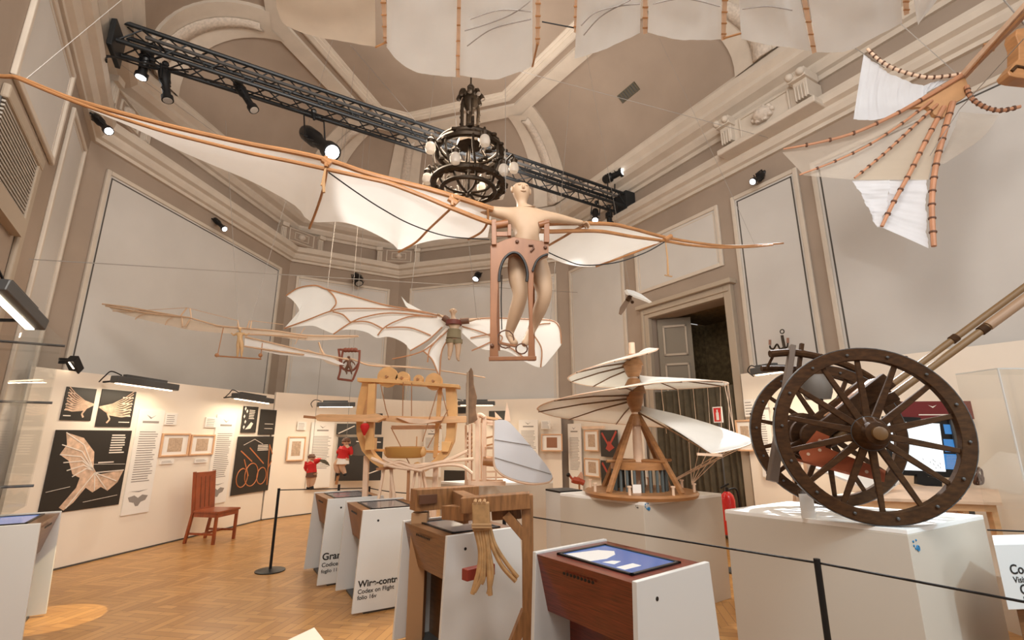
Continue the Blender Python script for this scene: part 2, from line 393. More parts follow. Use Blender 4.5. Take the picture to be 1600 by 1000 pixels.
# corner blocks with medallions and consoles in the frieze
def medallion(i, s, k, lab, cat='medallion', wd=.62):
    pass
cnt = 50
for (cx, ang) in ((2,None),(3,None),(4,None),(1,None)):
    p0 = W[cx]; a = (W[cx-1]-p0).normalized(); b = (W[cx+1]-p0).normalized(); n = (a+b).normalized(); t = V((-n.y,n.x))
    c = p0+n*.22; rz = math.atan2(t.y,t.x); c3 = V((c.x,c.y,6.53))
    m = MB().box(c3, (1.0,.34,.42), rz); struct('trim_%d' % cnt, m, TAUPE, bevel=.02); n3 = V((n.x,n.y,0)); t3 = V((t.x,t.y,0))
    m = MB()
    for sx in (-1,1):
        m.box(c3+t3*(sx*.52)+n3*.03, (.14,.42,.4), rz); m.box(c3+t3*(sx*.52)+n3*.08+V((0,0,.16)), (.17,.46,.1), rz)
        for q in range(3): m.box(c3+t3*(sx*.52+(q-1)*.045)+n3*.25+V((0,0,-.05)), (.02,.03,.26), rz)
    for q0, q1, q2, q3 in ((-.34,.34,.15,.17),(-.34,.34,-.17,-.15),(-.35,-.32,-.17,.17),(.32,.35,-.17,.17),(-.2,.2,.08,.1),(-.2,.2,-.1,-.08),(-.2,-.18,-.1,.1),(.18,.2,-.1,.1)):
        m.box(c3+n3*.18+t3*((q0+q1)/2)+V((0,0,(q2+q3)/2)), (abs(q1-q0),.03,abs(q3-q2)), rz)
    struct('trim_%d' % (cnt+1), m, STUCCO, bevel=.006)
    m = MB().ball(c3+n3*.18, (.1,.1,.08)).ball(c3+n3*.2+V((0,0,.02)), (.05,.08,.05))
    struct('trim_%d' % (cnt+2), m, ORN); cnt += 3
# block at the long right wall
p0 = V((4.25,6.7)); e = (W[5]-W[4]).normalized(); n = V((e.y,-e.x)); n3 = V((n.x,n.y,0)); t3 = V((e.x,e.y,0)); rz = math.atan2(e.y,e.x)
c3 = V((p0.x,p0.y,6.5))+n3*.16
struct('trim_62', MB().box(c3, (1.15,.32,.46), rz).box(c3+V((0,0,-.28))+n3*.05, (1.6,.5,.1), rz), STUCCO, bevel=.02)
m = MB()
for sx in (-1,1):
    m.box(c3+t3*(sx*.62)+n3*.06, (.2,.4,.3), rz); m.box(c3+t3*(sx*.62)+n3*.16+V((0,0,.2)), (.26,.36,.14), rz)
    for q in range(4): m.box(c3+t3*(sx*.62+(q-1.5)*.045)+n3*.27+V((0,0,-.06)), (.022,.04,.24), rz)
    for q in (-1,1): m.ball(c3+t3*(sx*.62+q*.08)+n3*.36+V((0,0,.2)), (.06,.06,.06))
m.box(c3+n3*.17+V((0,0,.17)), (.8,.04,.03), rz); m.box(c3+n3*.17-V((0,0,.17)), (.8,.04,.03), rz)
for sx in (-1,1): m.box(c3+n3*.17+t3*(sx*.4), (.03,.04,.36), rz)
struct('trim_63', m, STUCCO, bevel=.01)
m = MB().ball(c3+n3*.18, (.17,.17,.12))
for k in range(9):
    a = k*2*math.pi/9; m.ball(c3+n3*.22+t3*(.15*math.cos(a))+V((0,0,.1*math.sin(a))), (.05,.05,.04), 8)
struct('trim_64', m, ORN)
# stucco swags standing on the upper cornice where the ribs spring
for kk, i in enumerate((1,2,3,4,5)):
    b0 = Rg[i]; inn = (cc.xy-b0).normalized(); t = V((-inn.y, inn.x)); m = MB(); rnd = random.Random(i)
    for q in range(26):
        u = -0.75+1.5*q/25; hgt = .12+.26*math.exp(-(u/.35)**2)
        pp = b0+t*u+inn*(.05+.02*rnd.random()); m.ball(V((pp.x,pp.y,ZR+hgt*rnd.uniform(.4,1))), (.07*rnd.uniform(.7,1.2),.07,.07*rnd.uniform(.6,1.1)), 8)
    struct('trim_%d' % (65+kk), m, ORN)
# door in the right wall
e = (W[5]-W[4]).normalized(); n = V((e.y,-e.x)); e3 = V((e.x,e.y,0)); n3 = V((n.x,n.y,0)); a3 = V((W[4].x,W[4].y,0))
ds0, ds1 = sof(4,DOOR[0]), sof(4,DOOR[1])
E = lambda s, z, d=0: a3+e3*s+n3*d+V((0,0,z))
m = MB()
for q0,q1,z0,z1,d in ((ds0-.2,ds0,0,4.06,.1),(ds1,ds1+.14,0,4.06,.1),(ds0,ds1,3.86,4.06,.1),(ds0-.26,ds1+.2,4.06,4.14,.18),(ds0-.16,ds0-.1,0,4.0,.13),(ds0-.1,ds1+.1,3.94,3.98,.13)):
    m.prism([E(q0,z0),E(q1,z0),E(q1,z1),E(q0,z1)], n3*d)
dr = struct('door_1', m, CASE, bevel=.01)
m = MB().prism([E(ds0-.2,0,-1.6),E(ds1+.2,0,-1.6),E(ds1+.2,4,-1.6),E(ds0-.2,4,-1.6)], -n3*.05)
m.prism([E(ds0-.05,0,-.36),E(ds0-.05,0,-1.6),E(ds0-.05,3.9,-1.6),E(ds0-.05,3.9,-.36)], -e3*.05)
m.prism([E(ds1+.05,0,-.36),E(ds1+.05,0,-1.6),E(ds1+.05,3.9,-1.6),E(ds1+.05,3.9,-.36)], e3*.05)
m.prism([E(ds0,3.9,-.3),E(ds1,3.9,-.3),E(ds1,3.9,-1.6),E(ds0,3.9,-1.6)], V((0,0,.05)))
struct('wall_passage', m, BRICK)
m = MB().prism([E(ds0+.02,2.3,-.12),E(ds0+.52,2.3,-.5),E(ds0+.52,3.84,-.5),E(ds0+.02,3.84,-.12)], (n3+e3)*.03)
lf = obj('door_leaf', m, DOORM, dr)
u = (E(ds0+.52,0,-.5)-E(ds0+.02,0,-.12)); w0 = E(ds0+.02,0,-.12)+(n3+e3)*.032
m = MB()
for z0, z1 in ((2.35,2.95),(3.1,3.7)):
    for q in ((.15,.2,z0,z1),(.8,.85,z0,z1),(.15,.85,z0,z0+.04),(.15,.85,z1-.04,z1)):
        m.prism([w0+u*q[0]+V((0,0,q[2])),w0+u*q[1]+V((0,0,q[2])),w0+u*q[1]+V((0,0,q[3])),w0+u*q[0]+V((0,0,q[3]))], (n3+e3)*.015)
obj('moulding', m, CASE, lf)
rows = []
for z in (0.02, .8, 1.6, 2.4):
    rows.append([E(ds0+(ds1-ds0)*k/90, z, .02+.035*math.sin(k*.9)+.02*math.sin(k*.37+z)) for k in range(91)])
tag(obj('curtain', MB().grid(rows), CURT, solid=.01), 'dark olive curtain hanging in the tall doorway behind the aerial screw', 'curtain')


# vent in the right hand cove
def cove_hit(i, x, y):
    r = ray(x, y); best = None
    for k in range(120):
        for j in range(60):
            p = cove(i,k/120).lerp(cove(i+1,k/120), j/60); d = (p-V((0,0,EYE))); c_ = d.normalized().dot(r.normalized())
            if best is None or c_ > best[0]: best = (c_, p, k/120, j/60)
    return best
_, vp, vt, vj = cove_hit(4, 982, 145)
tx = (cove(5,vt)-cove(4,vt)).normalized(); ty = (cove(4,min(1,vt+.02)).lerp(cove(5,min(1,vt+.02)),vj)-vp).normalized(); nn = tx.cross(ty).normalized()
if nn.dot(V((0,0,EYE))-vp) < 0: nn = -nn
vg = thing('ceiling_vent', 'small dark rectangular vent in the taupe vault above the right wall', 'vent', tuple(vp))
m = MB().prism([vp+tx*a+ty*b-nn*.02 for a, b in ((-.24,-.1),(.24,-.1),(.24,.1),(-.24,.1))], nn*.05); obj('grille', m, mat('vent_olive',(.10,.085,.055),.6), vg)
m = MB()
for k in range(7): m.prism([vp+tx*(-.2+k*.063)+tx*a+ty*b+nn*.028 for a, b in ((0,-.08),(.02,-.08),(.02,.08),(0,.08))], nn*.01)
obj('slat', m, GREYM, vg)
# ------------------------------------------------------------------ exhibition partitions
BZ = 2.42
def board(name, pts, h, label, dense=6, th=.06):
    ps = spline([V((p[0],p[1],0)) for p in pts], dense); rows = []
    n_ = []
    for i in range(len(ps)):
        d = (ps[min(i+1,len(ps)-1)]-ps[max(i-1,0)]).normalized(); n_.append(V((-d.y,d.x,0)))
    rows = [[p+V((0,0,.02)) for p in ps], [p+V((0,0,h)) for p in ps], [p+q*th+V((0,0,h)) for p, q in zip(ps,n_)], [p+q*th+V((0,0,.02)) for p, q in zip(ps,n_)]]
    m = MB().grid(list(map(list, zip(*rows))), True); m.smooth = False
    k = len(m.v); m.f += [(0,1,2,3), (k-1,k-2,k-3,k-4)]
    t = thing(name, label, 'partition', (ps[0].x,ps[0].y,0)); obj('board', m, PART, t)
    m = MB(); rows = [[p-q*.012+V((0,0,0)) for p,q in zip(ps,n_)],[p-q*.012+V((0,0,.02)) for p,q in zip(ps,n_)],[p+q*th+V((0,0,.02)) for p,q in zip(ps,n_)]]
    m.grid(rows); obj('base_strip', m, LINE, t); return t
PLP, PLD = (-5.57,6.39), (.63,3.01)
board('partition', [(-5.72,5.7),(-5.57,6.39),(-5.14,8.45),(-4.94,9.4),(-4.86,9.85)], 2.40, 'cream exhibition partition along the left wall carrying the bat wing posters')
board('partition', [(-4.84,9.87),(-4.55,10.25),(-3.9,11.0),(-3.2,11.75),(-2.5,12.35),(-2.0,12.45),(-.5,12.0),(1.15,11.46)], 2.46, 'cream exhibition partition curving round the back of the hall')
Ed = (W[5]-W[4]).normalized(); En = V((Ed.y,-Ed.x,0)); E3 = V((Ed.x,Ed.y,0))
q0 = E(ds1+.18,0,.14); q1 = E(ds1+.18+7,0,.14)
board('partition', [(q0.x,q0.y),(q1.x,q1.y)], 2.54, 'cream exhibition partition along the right wall beside the doorway', 1, .06)
q0 = E(.2,0,.12); q1 = E(ds0-.3,0,.12)
board('partition', [(q0.x,q0.y),(q1.x,q1.y)], 2.46, 'cream partition with frames just left of the doorway', 1, .06)
# flat things fixed on a plane: P point, D direction, sizes read from the picture
class Wall:
    def __init__(s, P_, D_, off=0):
        d = V((D_[0],D_[1],0)).normalized(); n = V((d.y,-d.x,0))
        if n.dot(V((0,0,0))-V((P_[0],P_[1],0))) < 0: n = -n
        s.d = d; s.n = n; s.p = V((P_[0],P_[1],0))+n*off
    def hit(s, x, y):
        q = onw(x, y, (s.p.x,s.p.y), (s.d.x,s.d.y)); return ((q-s.p).dot(s.d), q.z)
    def pt(s, u, z, d=0): return s.p+s.d*u+s.n*d+V((0,0,z))
    def rect(s, m, u0, u1, z0, z1, d0=0, d1=.01):
        return m.prism([s.pt(u0,z0,d0),s.pt(u1,z0,d0),s.pt(u1,z1,d0),s.pt(u0,z1,d0)], s.n*(d1-d0))
    def shape(s, m, pts, d0, d1): return m.prism([s.pt(u,z,d0) for u,z in pts], s.n*(d1-d0))
    def line(s, m, pts, w_, d): 
        for a, b in zip(pts, pts[1:]): m.bar(s.pt(*a,d), s.pt(*b,d), w_, .003, up=s.n)
        return m
def px_rect(wl, a, b):
    (u0,z0),(u1,z1) = wl.hit(*a), wl.hit(*b); return min(u0,u1),max(u0,u1),min(z0,z1),max(z0,z1)
def textbars(wl, m, u0, u1, z0, z1, pitch, d, seed=0, fill=.5):
    r = random.Random(seed); z = z1-pitch
    while z > z0:
        wl.rect(m, u0, u0+(u1-u0)*r.uniform(.8,1), z, z+pitch*fill, d, d+.0015); z -= pitch
    return m
LW = Wall((-5.57,6.39), (.43,2.06), .0)
LWo = .012
def poster(wl, u0, u1, z0, z1, label, m_=POST, cat='poster', name='poster', d=.0, th=.012, group=None):
    t = thing(name, label, cat, tuple(wl.pt((u0+u1)/2, z0, d)), group); obj('sheet', wl.rect(MB(), u0, u1, z0, z1, d, d+th), m_, t); return t
Q = lambda wl, pts: [wl.hit(*p) for p in pts]
# large bat wing poster
r1 = px_rect(LW, (62,798), (201,672)); r1 = (LW.hit(72,740)[0], LW.hit(194,735)[0], LW.hit(120,797)[1], LW.hit(120,672)[1])
t = poster(LW, *r1, 'largest black poster on the left wall, showing a pale bat wing')
u0,u1,z0,z1 = r1; U = lambda a: u0+(u1-u0)*a; Z = lambda b: z0+(z1-z0)*b
wing = [(.12,.97),(.35,.9),(.52,.72),(.55,.52),(.62,.42),(.98,.46),(.92,.3),(.8,.2),(.7,.26),(.6,.2),(.5,.27),(.38,.1),(.28,.02),(.22,.06),(.38,.28),(.4,.4),(.3,.45),(.22,.62),(.1,.7),(.16,.82)]
obj('wing_picture', LW.shape(MB(), [(U(a),Z(b)) for a,b in wing], .012, .0135), PGLOW, t)
m = MB()
for tip in ((.12,.97),(.1,.82),(.1,.7),(.16,.6),(.22,.5),(.3,.42)): LW.line(m, [(U(.56),Z(.48)),(U((tip[0]+.56)/2+.03),Z(tip[1]*.55+.28)),(U(tip[0]),Z(tip[1]))], .012, .015)
for tip in ((.98,.46),(.9,.32),(.78,.22),(.62,.22),(.3,.04)): LW.line(m, [(U(.58),Z(.45)),(U(tip[0]),Z(tip[1]))], .012, .015)
LW.line(m, [(U(.54),Z(.56)),(U(.98),Z(.54))], .005, .015); LW.line(m, [(U(.03),Z(.26)),(U(.3),Z(.3))], .005, .015); LW.line(m, [(U(.5),Z(.09)),(U(.95),Z(.13))], .005, .015)
obj('wing_bones', m, PLINE, t)
obj('caption', textbars(LW, textbars(LW, MB(), U(.72),U(.94),Z(.68),Z(.96),.033,.013,3), U(.6),U(.85),Z(.55),Z(.6),.03,.013,4), PLINE, t)
for k, (a, b, c, d, lab) in enumerate((((96,640),(150,610),(120,657),(115,605),'small black poster above the large bat wing, left half of a pale wing skeleton'),((153,640),(211,620),(175,667),(175,609),'small black poster above the large bat wing, right half of a pale wing skeleton'))):
    rr = (LW.hit(*a)[0], LW.hit(*b)[0], LW.hit(*c)[1], LW.hit(*d)[1]); t = poster(LW, *rr, lab)
    u0,u1,z0,z1 = rr; m = MB(); x0 = 1.0 if k == 0 else 0.0; sg = -1 if k == 0 else 1
    for q in range(9):
        a_ = -.35+q*.13; pts = [(U(x0),Z(.52)),(U(x0+sg*.35),Z(.42+a_*.28)),(U(x0+sg*.68),Z(.46+a_*.5)),(U(x0+sg*.92),Z(.56+a_*.65))]
        pts = [(min(max(u,u0),u1),min(max(z,z0),z1)) for u,z in pts]; LW.line(m, pts, .022-.0015*q, .014+.0003*q)
    LW.line(m, [(U(x0+sg*.2),Z(.45)),(U(x0+sg*.35),Z(.2)),(U(x0+sg*.28),Z(.1))], .02, .014)
    obj('wing_bones', m, PGLOW, t)
    m = MB()
    for q in range(5): LW.rect(m, U(.06) if k==0 else U(.62), U(.3) if k==0 else U(.94), Z(.12+q*.17), Z(.12+q*.17)+.012, .013, .015)
    obj('caption', m, PLINE, t)
def scroll(wl, ul, ur, zb, zt, label, seed, pic=True):
    t = thing('text_panel', label, 'text panel', tuple(wl.pt((ul+ur)/2,zb,.02))); obj('sheet', wl.rect(MB(),ul,ur,zb,zt,.0,.02), PAPER, t)
    h = zt-zb; obj('text_lines', textbars(wl, MB(), ul+.06, ur-.05, zb+h*.28, zt-h*.2, .033, .0205, seed, .35), INK, t)
    m = MB(); uc = (ul+ur)/2; zz = zt-h*.07
    wl.shape(m, [(uc-.08,zz+.03),(uc-.01,zz-.03),(uc+.07,zz+.03),(uc,zz-.01)], .02, .022); wl.rect(m, uc-.13, uc+.13, zz-.09, zz-.06, .02, .022)
    obj('heading', m, INK, t)
    if pic:
        zc = zb+h*.12; m = MB()
        wl.shape(m, [(uc-.15,zc+.06),(uc-.12,zc),(uc-.05,zc-.02),(uc-.02,zc-.07),(uc+.02,zc-.07),(uc+.05,zc-.02),(uc+.12,zc),(uc+.15,zc+.06),(uc+.06,zc+.08),(uc,zc+.04),(uc-.06,zc+.08)], .02, .022)
        wl.shape(m, [(uc-.14,zc+.14),(uc,zc+.12),(uc+.14,zc+.15),(uc,zc+.135)], .02, .022); obj('bird_drawing', m, INK, t)
    return t
scroll(LW, LW.hit(206,700)[0], LW.hit(247,700)[0], LW.hit(208,803)[1], LW.hit(226,640)[1], 'tall white text panel right of the bat wing posters, grey bird drawn at its foot', 1)
scroll(LW, LW.hit(331,700)[0], LW.hit(362,700)[0], LW.hit(345,785)[1], LW.hit(345,648)[1], 'tall white text panel behind the tall-backed wooden chair', 2)
def frame(wl, u0, u1, z0, z1, label, name='framed_drawing', cat='picture', dark=None):
    t = thing(name, label, cat, tuple(wl.pt((u0+u1)/2,z0,0))); f = .025; m = MB()
    for q in ((u0,u0+f,z0,z1),(u1-f,u1,z0,z1),(u0+f,u1-f,z0,z0+f),(u0+f,u1-f,z1-f,z1)): wl.rect(m, *q, 0, .03)
    obj('frame', m, FRAMEP, t, bevel=.003); obj('mount', wl.rect(MB(),u0+f,u1-f,z0+f,z1-f,0,.01), PAPER, t)
    a, b = (u1-u0)*.25, (z1-z0)*.2; s = obj('drawing', wl.rect(MB(),u0+a,u1-a,z0+b,z1-b,.01,.0115), dark or SEPIA, t); return t
def fr_px(wl, l, r, b, tp, label, xr=None, **k):
    xm = (l+r)/2; ym = (b+tp)/2
    return frame(wl, wl.hit(l,ym)[0], wl.hit(r,ym)[0], wl.hit(xm,b)[1], wl.hit(xm,tp)[1], label, **k)
fr_px(LW, 250, 294, 713, 677, 'light wood picture frame nearest the bird text panel, of the adjoining pair')
fr_px(LW, 296, 333, 711, 679, 'light wood picture frame of the adjoining pair, above the chair back')
def card(wl, l, r, b, tp, label, lines=True, group=None):
    xm = (l+r)/2; ym = (b+tp)/2; u0,u1,z0,z1 = wl.hit(l,ym)[0], wl.hit(r,ym)[0], wl.hit(xm,b)[1], wl.hit(xm,tp)[1]; u0,u1 = min(u0,u1),max(u0,u1)
    t = thing('caption_card', label, 'caption card', tuple(wl.pt((u0+u1)/2,z0,0)), group); obj('card', wl.rect(MB(),u0,u1,z0,z1,0,.02), PAPER, t)
    obj('text_lines', textbars(wl, MB(), u0+.02, u1-.03, z0+.015, z1-.01, max(.018,(z1-z0)/6), .0205, int(l), .3), INK, t)
card(LW, 257, 275, 664, 646, 'small square white card over the left frame of the wall pair')
card(LW, 320, 337, 668, 652, 'small square white card over the right frame of the wall pair')
card(LW, 249, 270, 725, 718, 'low white caption strip beneath the left frame of the wall pair')
card(LW, 303, 323, 723, 716, 'low white caption strip beneath the right frame of the wall pair')
# posters by the corner of the left partition
LW2 = Wall((-5.14,8.45), (.2,.95), .012)
def polar_poster(wl, l, r, b, tp, label, **k):
    xm = (l+r)/2; ym = (b+tp)/2; u0,u1 = sorted((wl.hit(l,ym)[0], wl.hit(r,ym)[0])); z0,z1 = wl.hit(xm,b)[1], wl.hit(xm,tp)[1]
    return poster(wl, u0,u1,z0,z1, label, **k), (u0,u1,z0,z1)
t, (u0,u1,z0,z1) = polar_poster(LW2, 366, 428, 769, 682, 'large black poster of an orange wheeled machine, right of the chair')
m = MB()
for cu, cv, rr in ((.2,.28,.16),(.42,.32,.2),(.68,.28,.15)):
    m.tube([LW2.pt(U(cu)+rr*(u1-u0)*.8*math.cos(a*math.pi/10), Z(cv)+rr*(z1-z0)*math.sin(a*math.pi/10), .014) for a in range(20)], .010, 5, True)
for a, b in (((.1,.75),(.4,.55)),((.3,.8),(.7,.5)),((.2,.6),(.35,.3)),((.85,.1),(.8,.85)),((.95,.6),(.82,.4)),((.8,.85),(.95,.6))): LW2.line(m, [(U(a[0]),Z(a[1])),(U(b[0]),Z(b[1]))], .022, .0145)
obj('machine_picture', m, mat('poster_orange_print',(.50,.17,.06),.6), t)
m = textbars(LW2, MB(), U(.5),U(.78),Z(.72),Z(.86),.03,.013,5); LW2.line(m, [(U(.15),Z(.85)),(U(.4),Z(.95)),(U(.62),Z(.86))], .008, .014); obj('caption', m, PLINE, t)
t, (u0,u1,z0,z1) = polar_poster(LW2, 378, 401, 676, 635, 'small black poster with white shapes over the wheeled machine poster')
m = MB(); [LW2.shape(m, [(U(a-.06),Z(b)),(U(a),Z(b+.08)),(U(a+.06),Z(b+.02)),(U(a),Z(b-.07))], .012,.014) for a,b in ((.15,.2),(.2,.4),(.1,.6),(.25,.8),(.12,.9))]
LW2.shape(m, [(U(.25),Z(.12)),(U(.6),Z(.4)),(U(.75),Z(.35)),(U(.6),Z(.15))], .012,.014); textbars(LW2, m, U(.4),U(.8),Z(.5),Z(.9),.03,.013,6,.4); obj('white_print', m, PLINE, t)
t, (u0,u1,z0,z1) = polar_poster(LW2, 405, 431, 679, 640, 'small brown-black poster nearest the partition corner, over the wheeled machine poster')
obj('caption', textbars(LW2, MB(), U(.3),U(.9),Z(.1),Z(.6),.09,.013,7,.12), PLINE, t)
# back-left partition face
B1 = Wall((-4.55,10.25), (1.3,1.45), .03); B2 = Wall((-3.2,11.75), (.7,.6), .04)
fr_px(B1, 448, 476, 720, 682, 'wooden picture frame on the back partition left of the red winged puppet')
card(B1, 464, 478, 672, 659, 'small white card over the frame left of the red winged puppet')
B3 = Wall((-2.9,12.05), (1,.55), .06)
BK = Wall((-2.0,12.3), (3.15,-.99), .0)
scroll(B1, B1.hit(483,700)[0], B1.hit(519,700)[0], B1.hit(500,762)[1], B1.hit(500,660)[1], 'white text panel behind the red winged puppet on the back partition', 8, False)
def bposter(x0,x1,y1,y0,lab,cap=None,wl=BK):
    t, (u0,u1,z0,z1) = polar_poster(wl, x0, x1, y1, y0, lab)
    if cap:
        m = MB(); f = lambda a: u0+(u1-u0)*a; g = lambda b: z0+(z1-z0)*b
        for a, b, c, d in cap: wl.line(m, [(f(a),g(b)),(f(c),g(d))], .02, .014)
        obj('white_print', m, PLINE, t)
B4 = Wall((-3.75,10.9), (2.0,.35), .0)
bposter(526,597,751,683,'large black poster behind the seated red puppet',[(.4,.9,.95,.88),(.7,.15,.98,.25)],B4)
bposter(526,561,679,662,'small black poster with a pale diagonal over the seated red puppet',[(.1,.1,.8,.8)],B4)
bposter(564,597,679,646,'small black poster behind the left post of the wooden ornithopter',None,B4)
fr_px(BK, 622, 652, 705, 682, 'pale frame seen through the wooden ornithopter ring')
scroll(BK, BK.hit(662,700)[0], BK.hit(690,700)[0], BK.hit(675,745)[1], BK.hit(675,668)[1], 'white text panel seen through the right side of the ornithopter', 9, False)
bposter(712,729,646,636,'small black poster just right of the tall dark blade',None)
bposter(764,790,664,642,'small black poster just above the white paddle wing',None)
bposter(694,727,755,735,'dark poster low on the back wall left of the pulley tower',None)
scroll(BK, BK.hit(811,700)[0], BK.hit(841,700)[0], BK.hit(826,735)[1], BK.hit(826,656)[1], 'white text panel right of the white paddle wing, with small drawings', 10, True)
fr_px(BK, 846, 879, 705, 678, 'wooden frame with a dark square print right of the white paddle wing', dark=mat('brown_print',(.33,.15,.08),.7))
card(BK, 846, 860, 670, 657, 'small white card over the frame with the dark square print')
ER = Wall((E(0,0,.19).x,E(0,0,.19).y), (Ed.x,Ed.y), 0)
scroll(ER, ER.hit(889,700)[0], ER.hit(909,700)[0], ER.hit(898,765)[1], ER.hit(898,662)[1], 'white text panel left of the stacked frames behind the aerial screw', 11, False)
fr_px(ER, 914, 936, 705, 672, 'upper of two light frames stacked behind the aerial screw')
fr_px(ER, 914, 938, 745, 716, 'lower of two light frames stacked behind the aerial screw')
for a in ((939,966,714,672,'upper black poster with red print behind the aerial screw frame'),(940,966,760,720,'lower black poster behind the aerial screw frame')):
    t, (u0,u1,z0,z1) = polar_poster(ER, *a)
    m = MB(); ER.line(m, [(U(.1),Z(.9)),(U(.5),Z(.4)),(U(.95),Z(.95))], .05, .014); ER.shape(m, [(U(.3),Z(.3)),(U(.5),Z(.6)),(U(.8),Z(.35)),(U(.5),Z(.2))], .012,.015); obj('red_print', m, mat('poster_red_print',(.45,.06,.04),.6), t)
t = thing('picture_rail_shelf', 'pale hanging rail over the stacked frames behind the aerial screw', 'shelf', tuple(ER.pt(ER.hit(925,671)[0], ER.hit(925,671)[1],0)))
obj('rail', ER.rect(MB(), ER.hit(912,672)[0], ER.hit(946,672)[0], ER.hit(925,670)[1], ER.hit(925,666)[1], 0,.05), PALEW, t)
fr_px(ER, 1152, 1178, 705, 656, 'wooden frame beside the doorway, seen through the rear cart wheel')
card(ER, 1164, 1180, 651, 624, 'white card over the frame beside the doorway')
scroll(ER, ER.hit(1186,680)[0], ER.hit(1206,680)[0], ER.hit(1195,745)[1], ER.hit(1195,622)[1], 'white text panel seen between the rear cart wheel spokes', 12, False)
# fire point
t = thing('extinguisher_sign', 'small red and white fire extinguisher sign by the doorway', 'sign', tuple(aty(1122,655,6.9)-V((0,0,0))))
sp = aty(1122,648,6.9); SW = Wall((sp.x,sp.y), (Ed.x,Ed.y), 0)
obj('plate', SW.rect(MB(),-.075,.075,sp.z-.11,sp.z+.11,0,.012), PAPER, t); obj('red_field', SW.rect(MB(),-.06,.06,sp.z-.095,sp.z+.095,.012,.014), REDP, t)
obj('symbol', SW.rect(SW.rect(MB(),-.022,.022,sp.z-.075,sp.z+.03,.014,.016),-.01,.012,sp.z+.03,sp.z+.07,.014,.016), PAPER, t)
fx = aty(1138,790,6.3); fx.z = 0
obj('post', MB().tube([V((sp.x,sp.y,.0)), V((sp.x,sp.y,sp.z+.12))], .012), GREYM, t)
t = thing('fire_extinguisher', 'red fire extinguisher on its stand by the doorway, behind the white plinth', 'fire extinguisher', tuple(fx))
zt = aty(1138,768,6.3).z; c = fx
obj('cylinder', MB().lathe([(.08,zt-.5),(.085,zt-.48),(.085,zt-.1),(.07,zt-.04),(.03,zt)], c), REDP, t)
obj('valve', MB().tube([c+V((0,0,zt-.01)),c+V((0,0,zt+.05))], .018).bar(c+V((-.08,0,zt+.04)), c+V((.03,0,zt+.09)), .02), BLACK, t)
obj('hose', MB().tube(spline([c+V((.02,0,zt+.02)),c+V((.12,0,zt+.02)),c+V((.14,0,zt-.2)),c+V((.11,0,zt-.45))]), .013), BLACK, t)
obj('stand', MB().tube([c,c+V((0,0,zt-.5))], .02).lathe([(.14,0),(.14,.02)], c).lathe([(.09,zt-.51),(.09,zt-.5)], c), GREYM, t)
obj('label_plate', MB().box(c+V((-.05,-.072,zt-.27)), (.06,.01,.12), -.5), PAPER, t)
# ------------------------------------------------------------------ wall washers
def washer(a, b, drop, label, wl_to, power=16, both=True):
    """a,b: ends of the long grey housing"""
    a = V(a); b = V(b); c = (a+b)/2; t = thing('wall_washer', label, 'wall light', tuple(c)); d = (b-a).normalized()
    n = V((wl_to[0],wl_to[1],0)).normalized()
    obj('housing', MB().bar(a, b, .13, .09), GREYM, t, bevel=.01)
    obj('driver_box', MB().bar(a.lerp(b,.15)+V((0,0,.06)), a.lerp(b,.8)+V((0,0,.06)), .07, .04), GREYM, t)
    m = MB()
    for q in (.12,.88): m.bar(a.lerp(b,q)+V((0,0,.0)), a.lerp(b,q)+n*.3+V((0,0,-.02)), .03, .02)
    obj('bracket', m, BLACK, t); obj('tube', MB().bar(a.lerp(b,.06)-V((0,0,.049))+n*.02, a.lerp(b,.94)-V((0,0,.049))+n*.02, .05, .01), WARML, t)
    m = MB().tube(spline([a.lerp(b,.1)+V((0,0,.06)), a-d*.05+V((0,0,.09)), a-d*.12+V((0,0,.02)), a-d*.1+n*.1-V((0,0,.05))]), .008, 6); obj('cable', m, BLACK, t)
    L = lamp('AREA', c-V((0,0,.07))+n*.03, c-V((0,0,2))+n*.7, power, (1,.84,.62), .9, name='washer_light', sizey=.08); 
    L.rotation_euler = (V((n.x*.35,n.y*.35,-1))).to_track_quat('-Z','Y').to_euler()
    ang = math.atan2(d.y, d.x); 
    L.rotation_euler = Matrix.Rotation(ang,4,'Z').to_euler()
    return t
def wpx(p, q, Y0, Y1, lab, n, pw=16): washer(aty(*p,Y0), aty(*q,Y1), 0, lab, n, pw)
LWF = Wall((-5.57,6.39), (.43,2.06), .38)
def lwp(x, y): u, z = LWF.hit(x, y); return LWF.pt(u, z)
washer(lwp(178,592), lwp(275,606), 0, 'long grey wall washer on brackets above the bat wing posters of the left partition', (-1,.2), 11)
washer(lwp(366,618), lwp(424,627),0,'shorter grey wall washer above the wheeled machine poster',(-1,.2),11)
wpx((496,632),(554,632),9.6,10.0,'long grey wall washer on the back partition left of the ornithopter',(-.3,1),20)
wpx((716,630),(773,630),11.0,10.9,'long grey wall washer on the back partition behind the tall dark blade',(.3,1),20)
wpx((1178,581),(1222,575),6.6,6.1,'grey wall washer on the right partition above the rear cart wheel',(.86,.5),18)
wpx((-6,443),(58,508),3.0,3.5,'large grey floodlight bar overhead at the left edge, cut by the frame',(-1,-.4),14)
t = thing('flood_lamp', 'small black lamp with a lit face on the left end of the left partition', 'lamp', tuple(aty(110,570,6.1)))
obj('arm', MB().bar(aty(93,566,6.1), aty(112,566,6.1), .04).bar(aty(93,561,6.1), aty(116,562,6.1), .03), BLACK, t); obj('head', MB().bar(aty(112,560,6.05), aty(121,580,6.2), .10,.12), BLACK, t, bevel=.008); obj('lens', MB().bar(aty(108,566,5.99), aty(115,576,6.02), .05,.01), WARML, t)
# ------------------------------------------------------------------ truss
TA, TB = V((-5.33,5.42,6.86)), V((2.40,9.53,6.52))
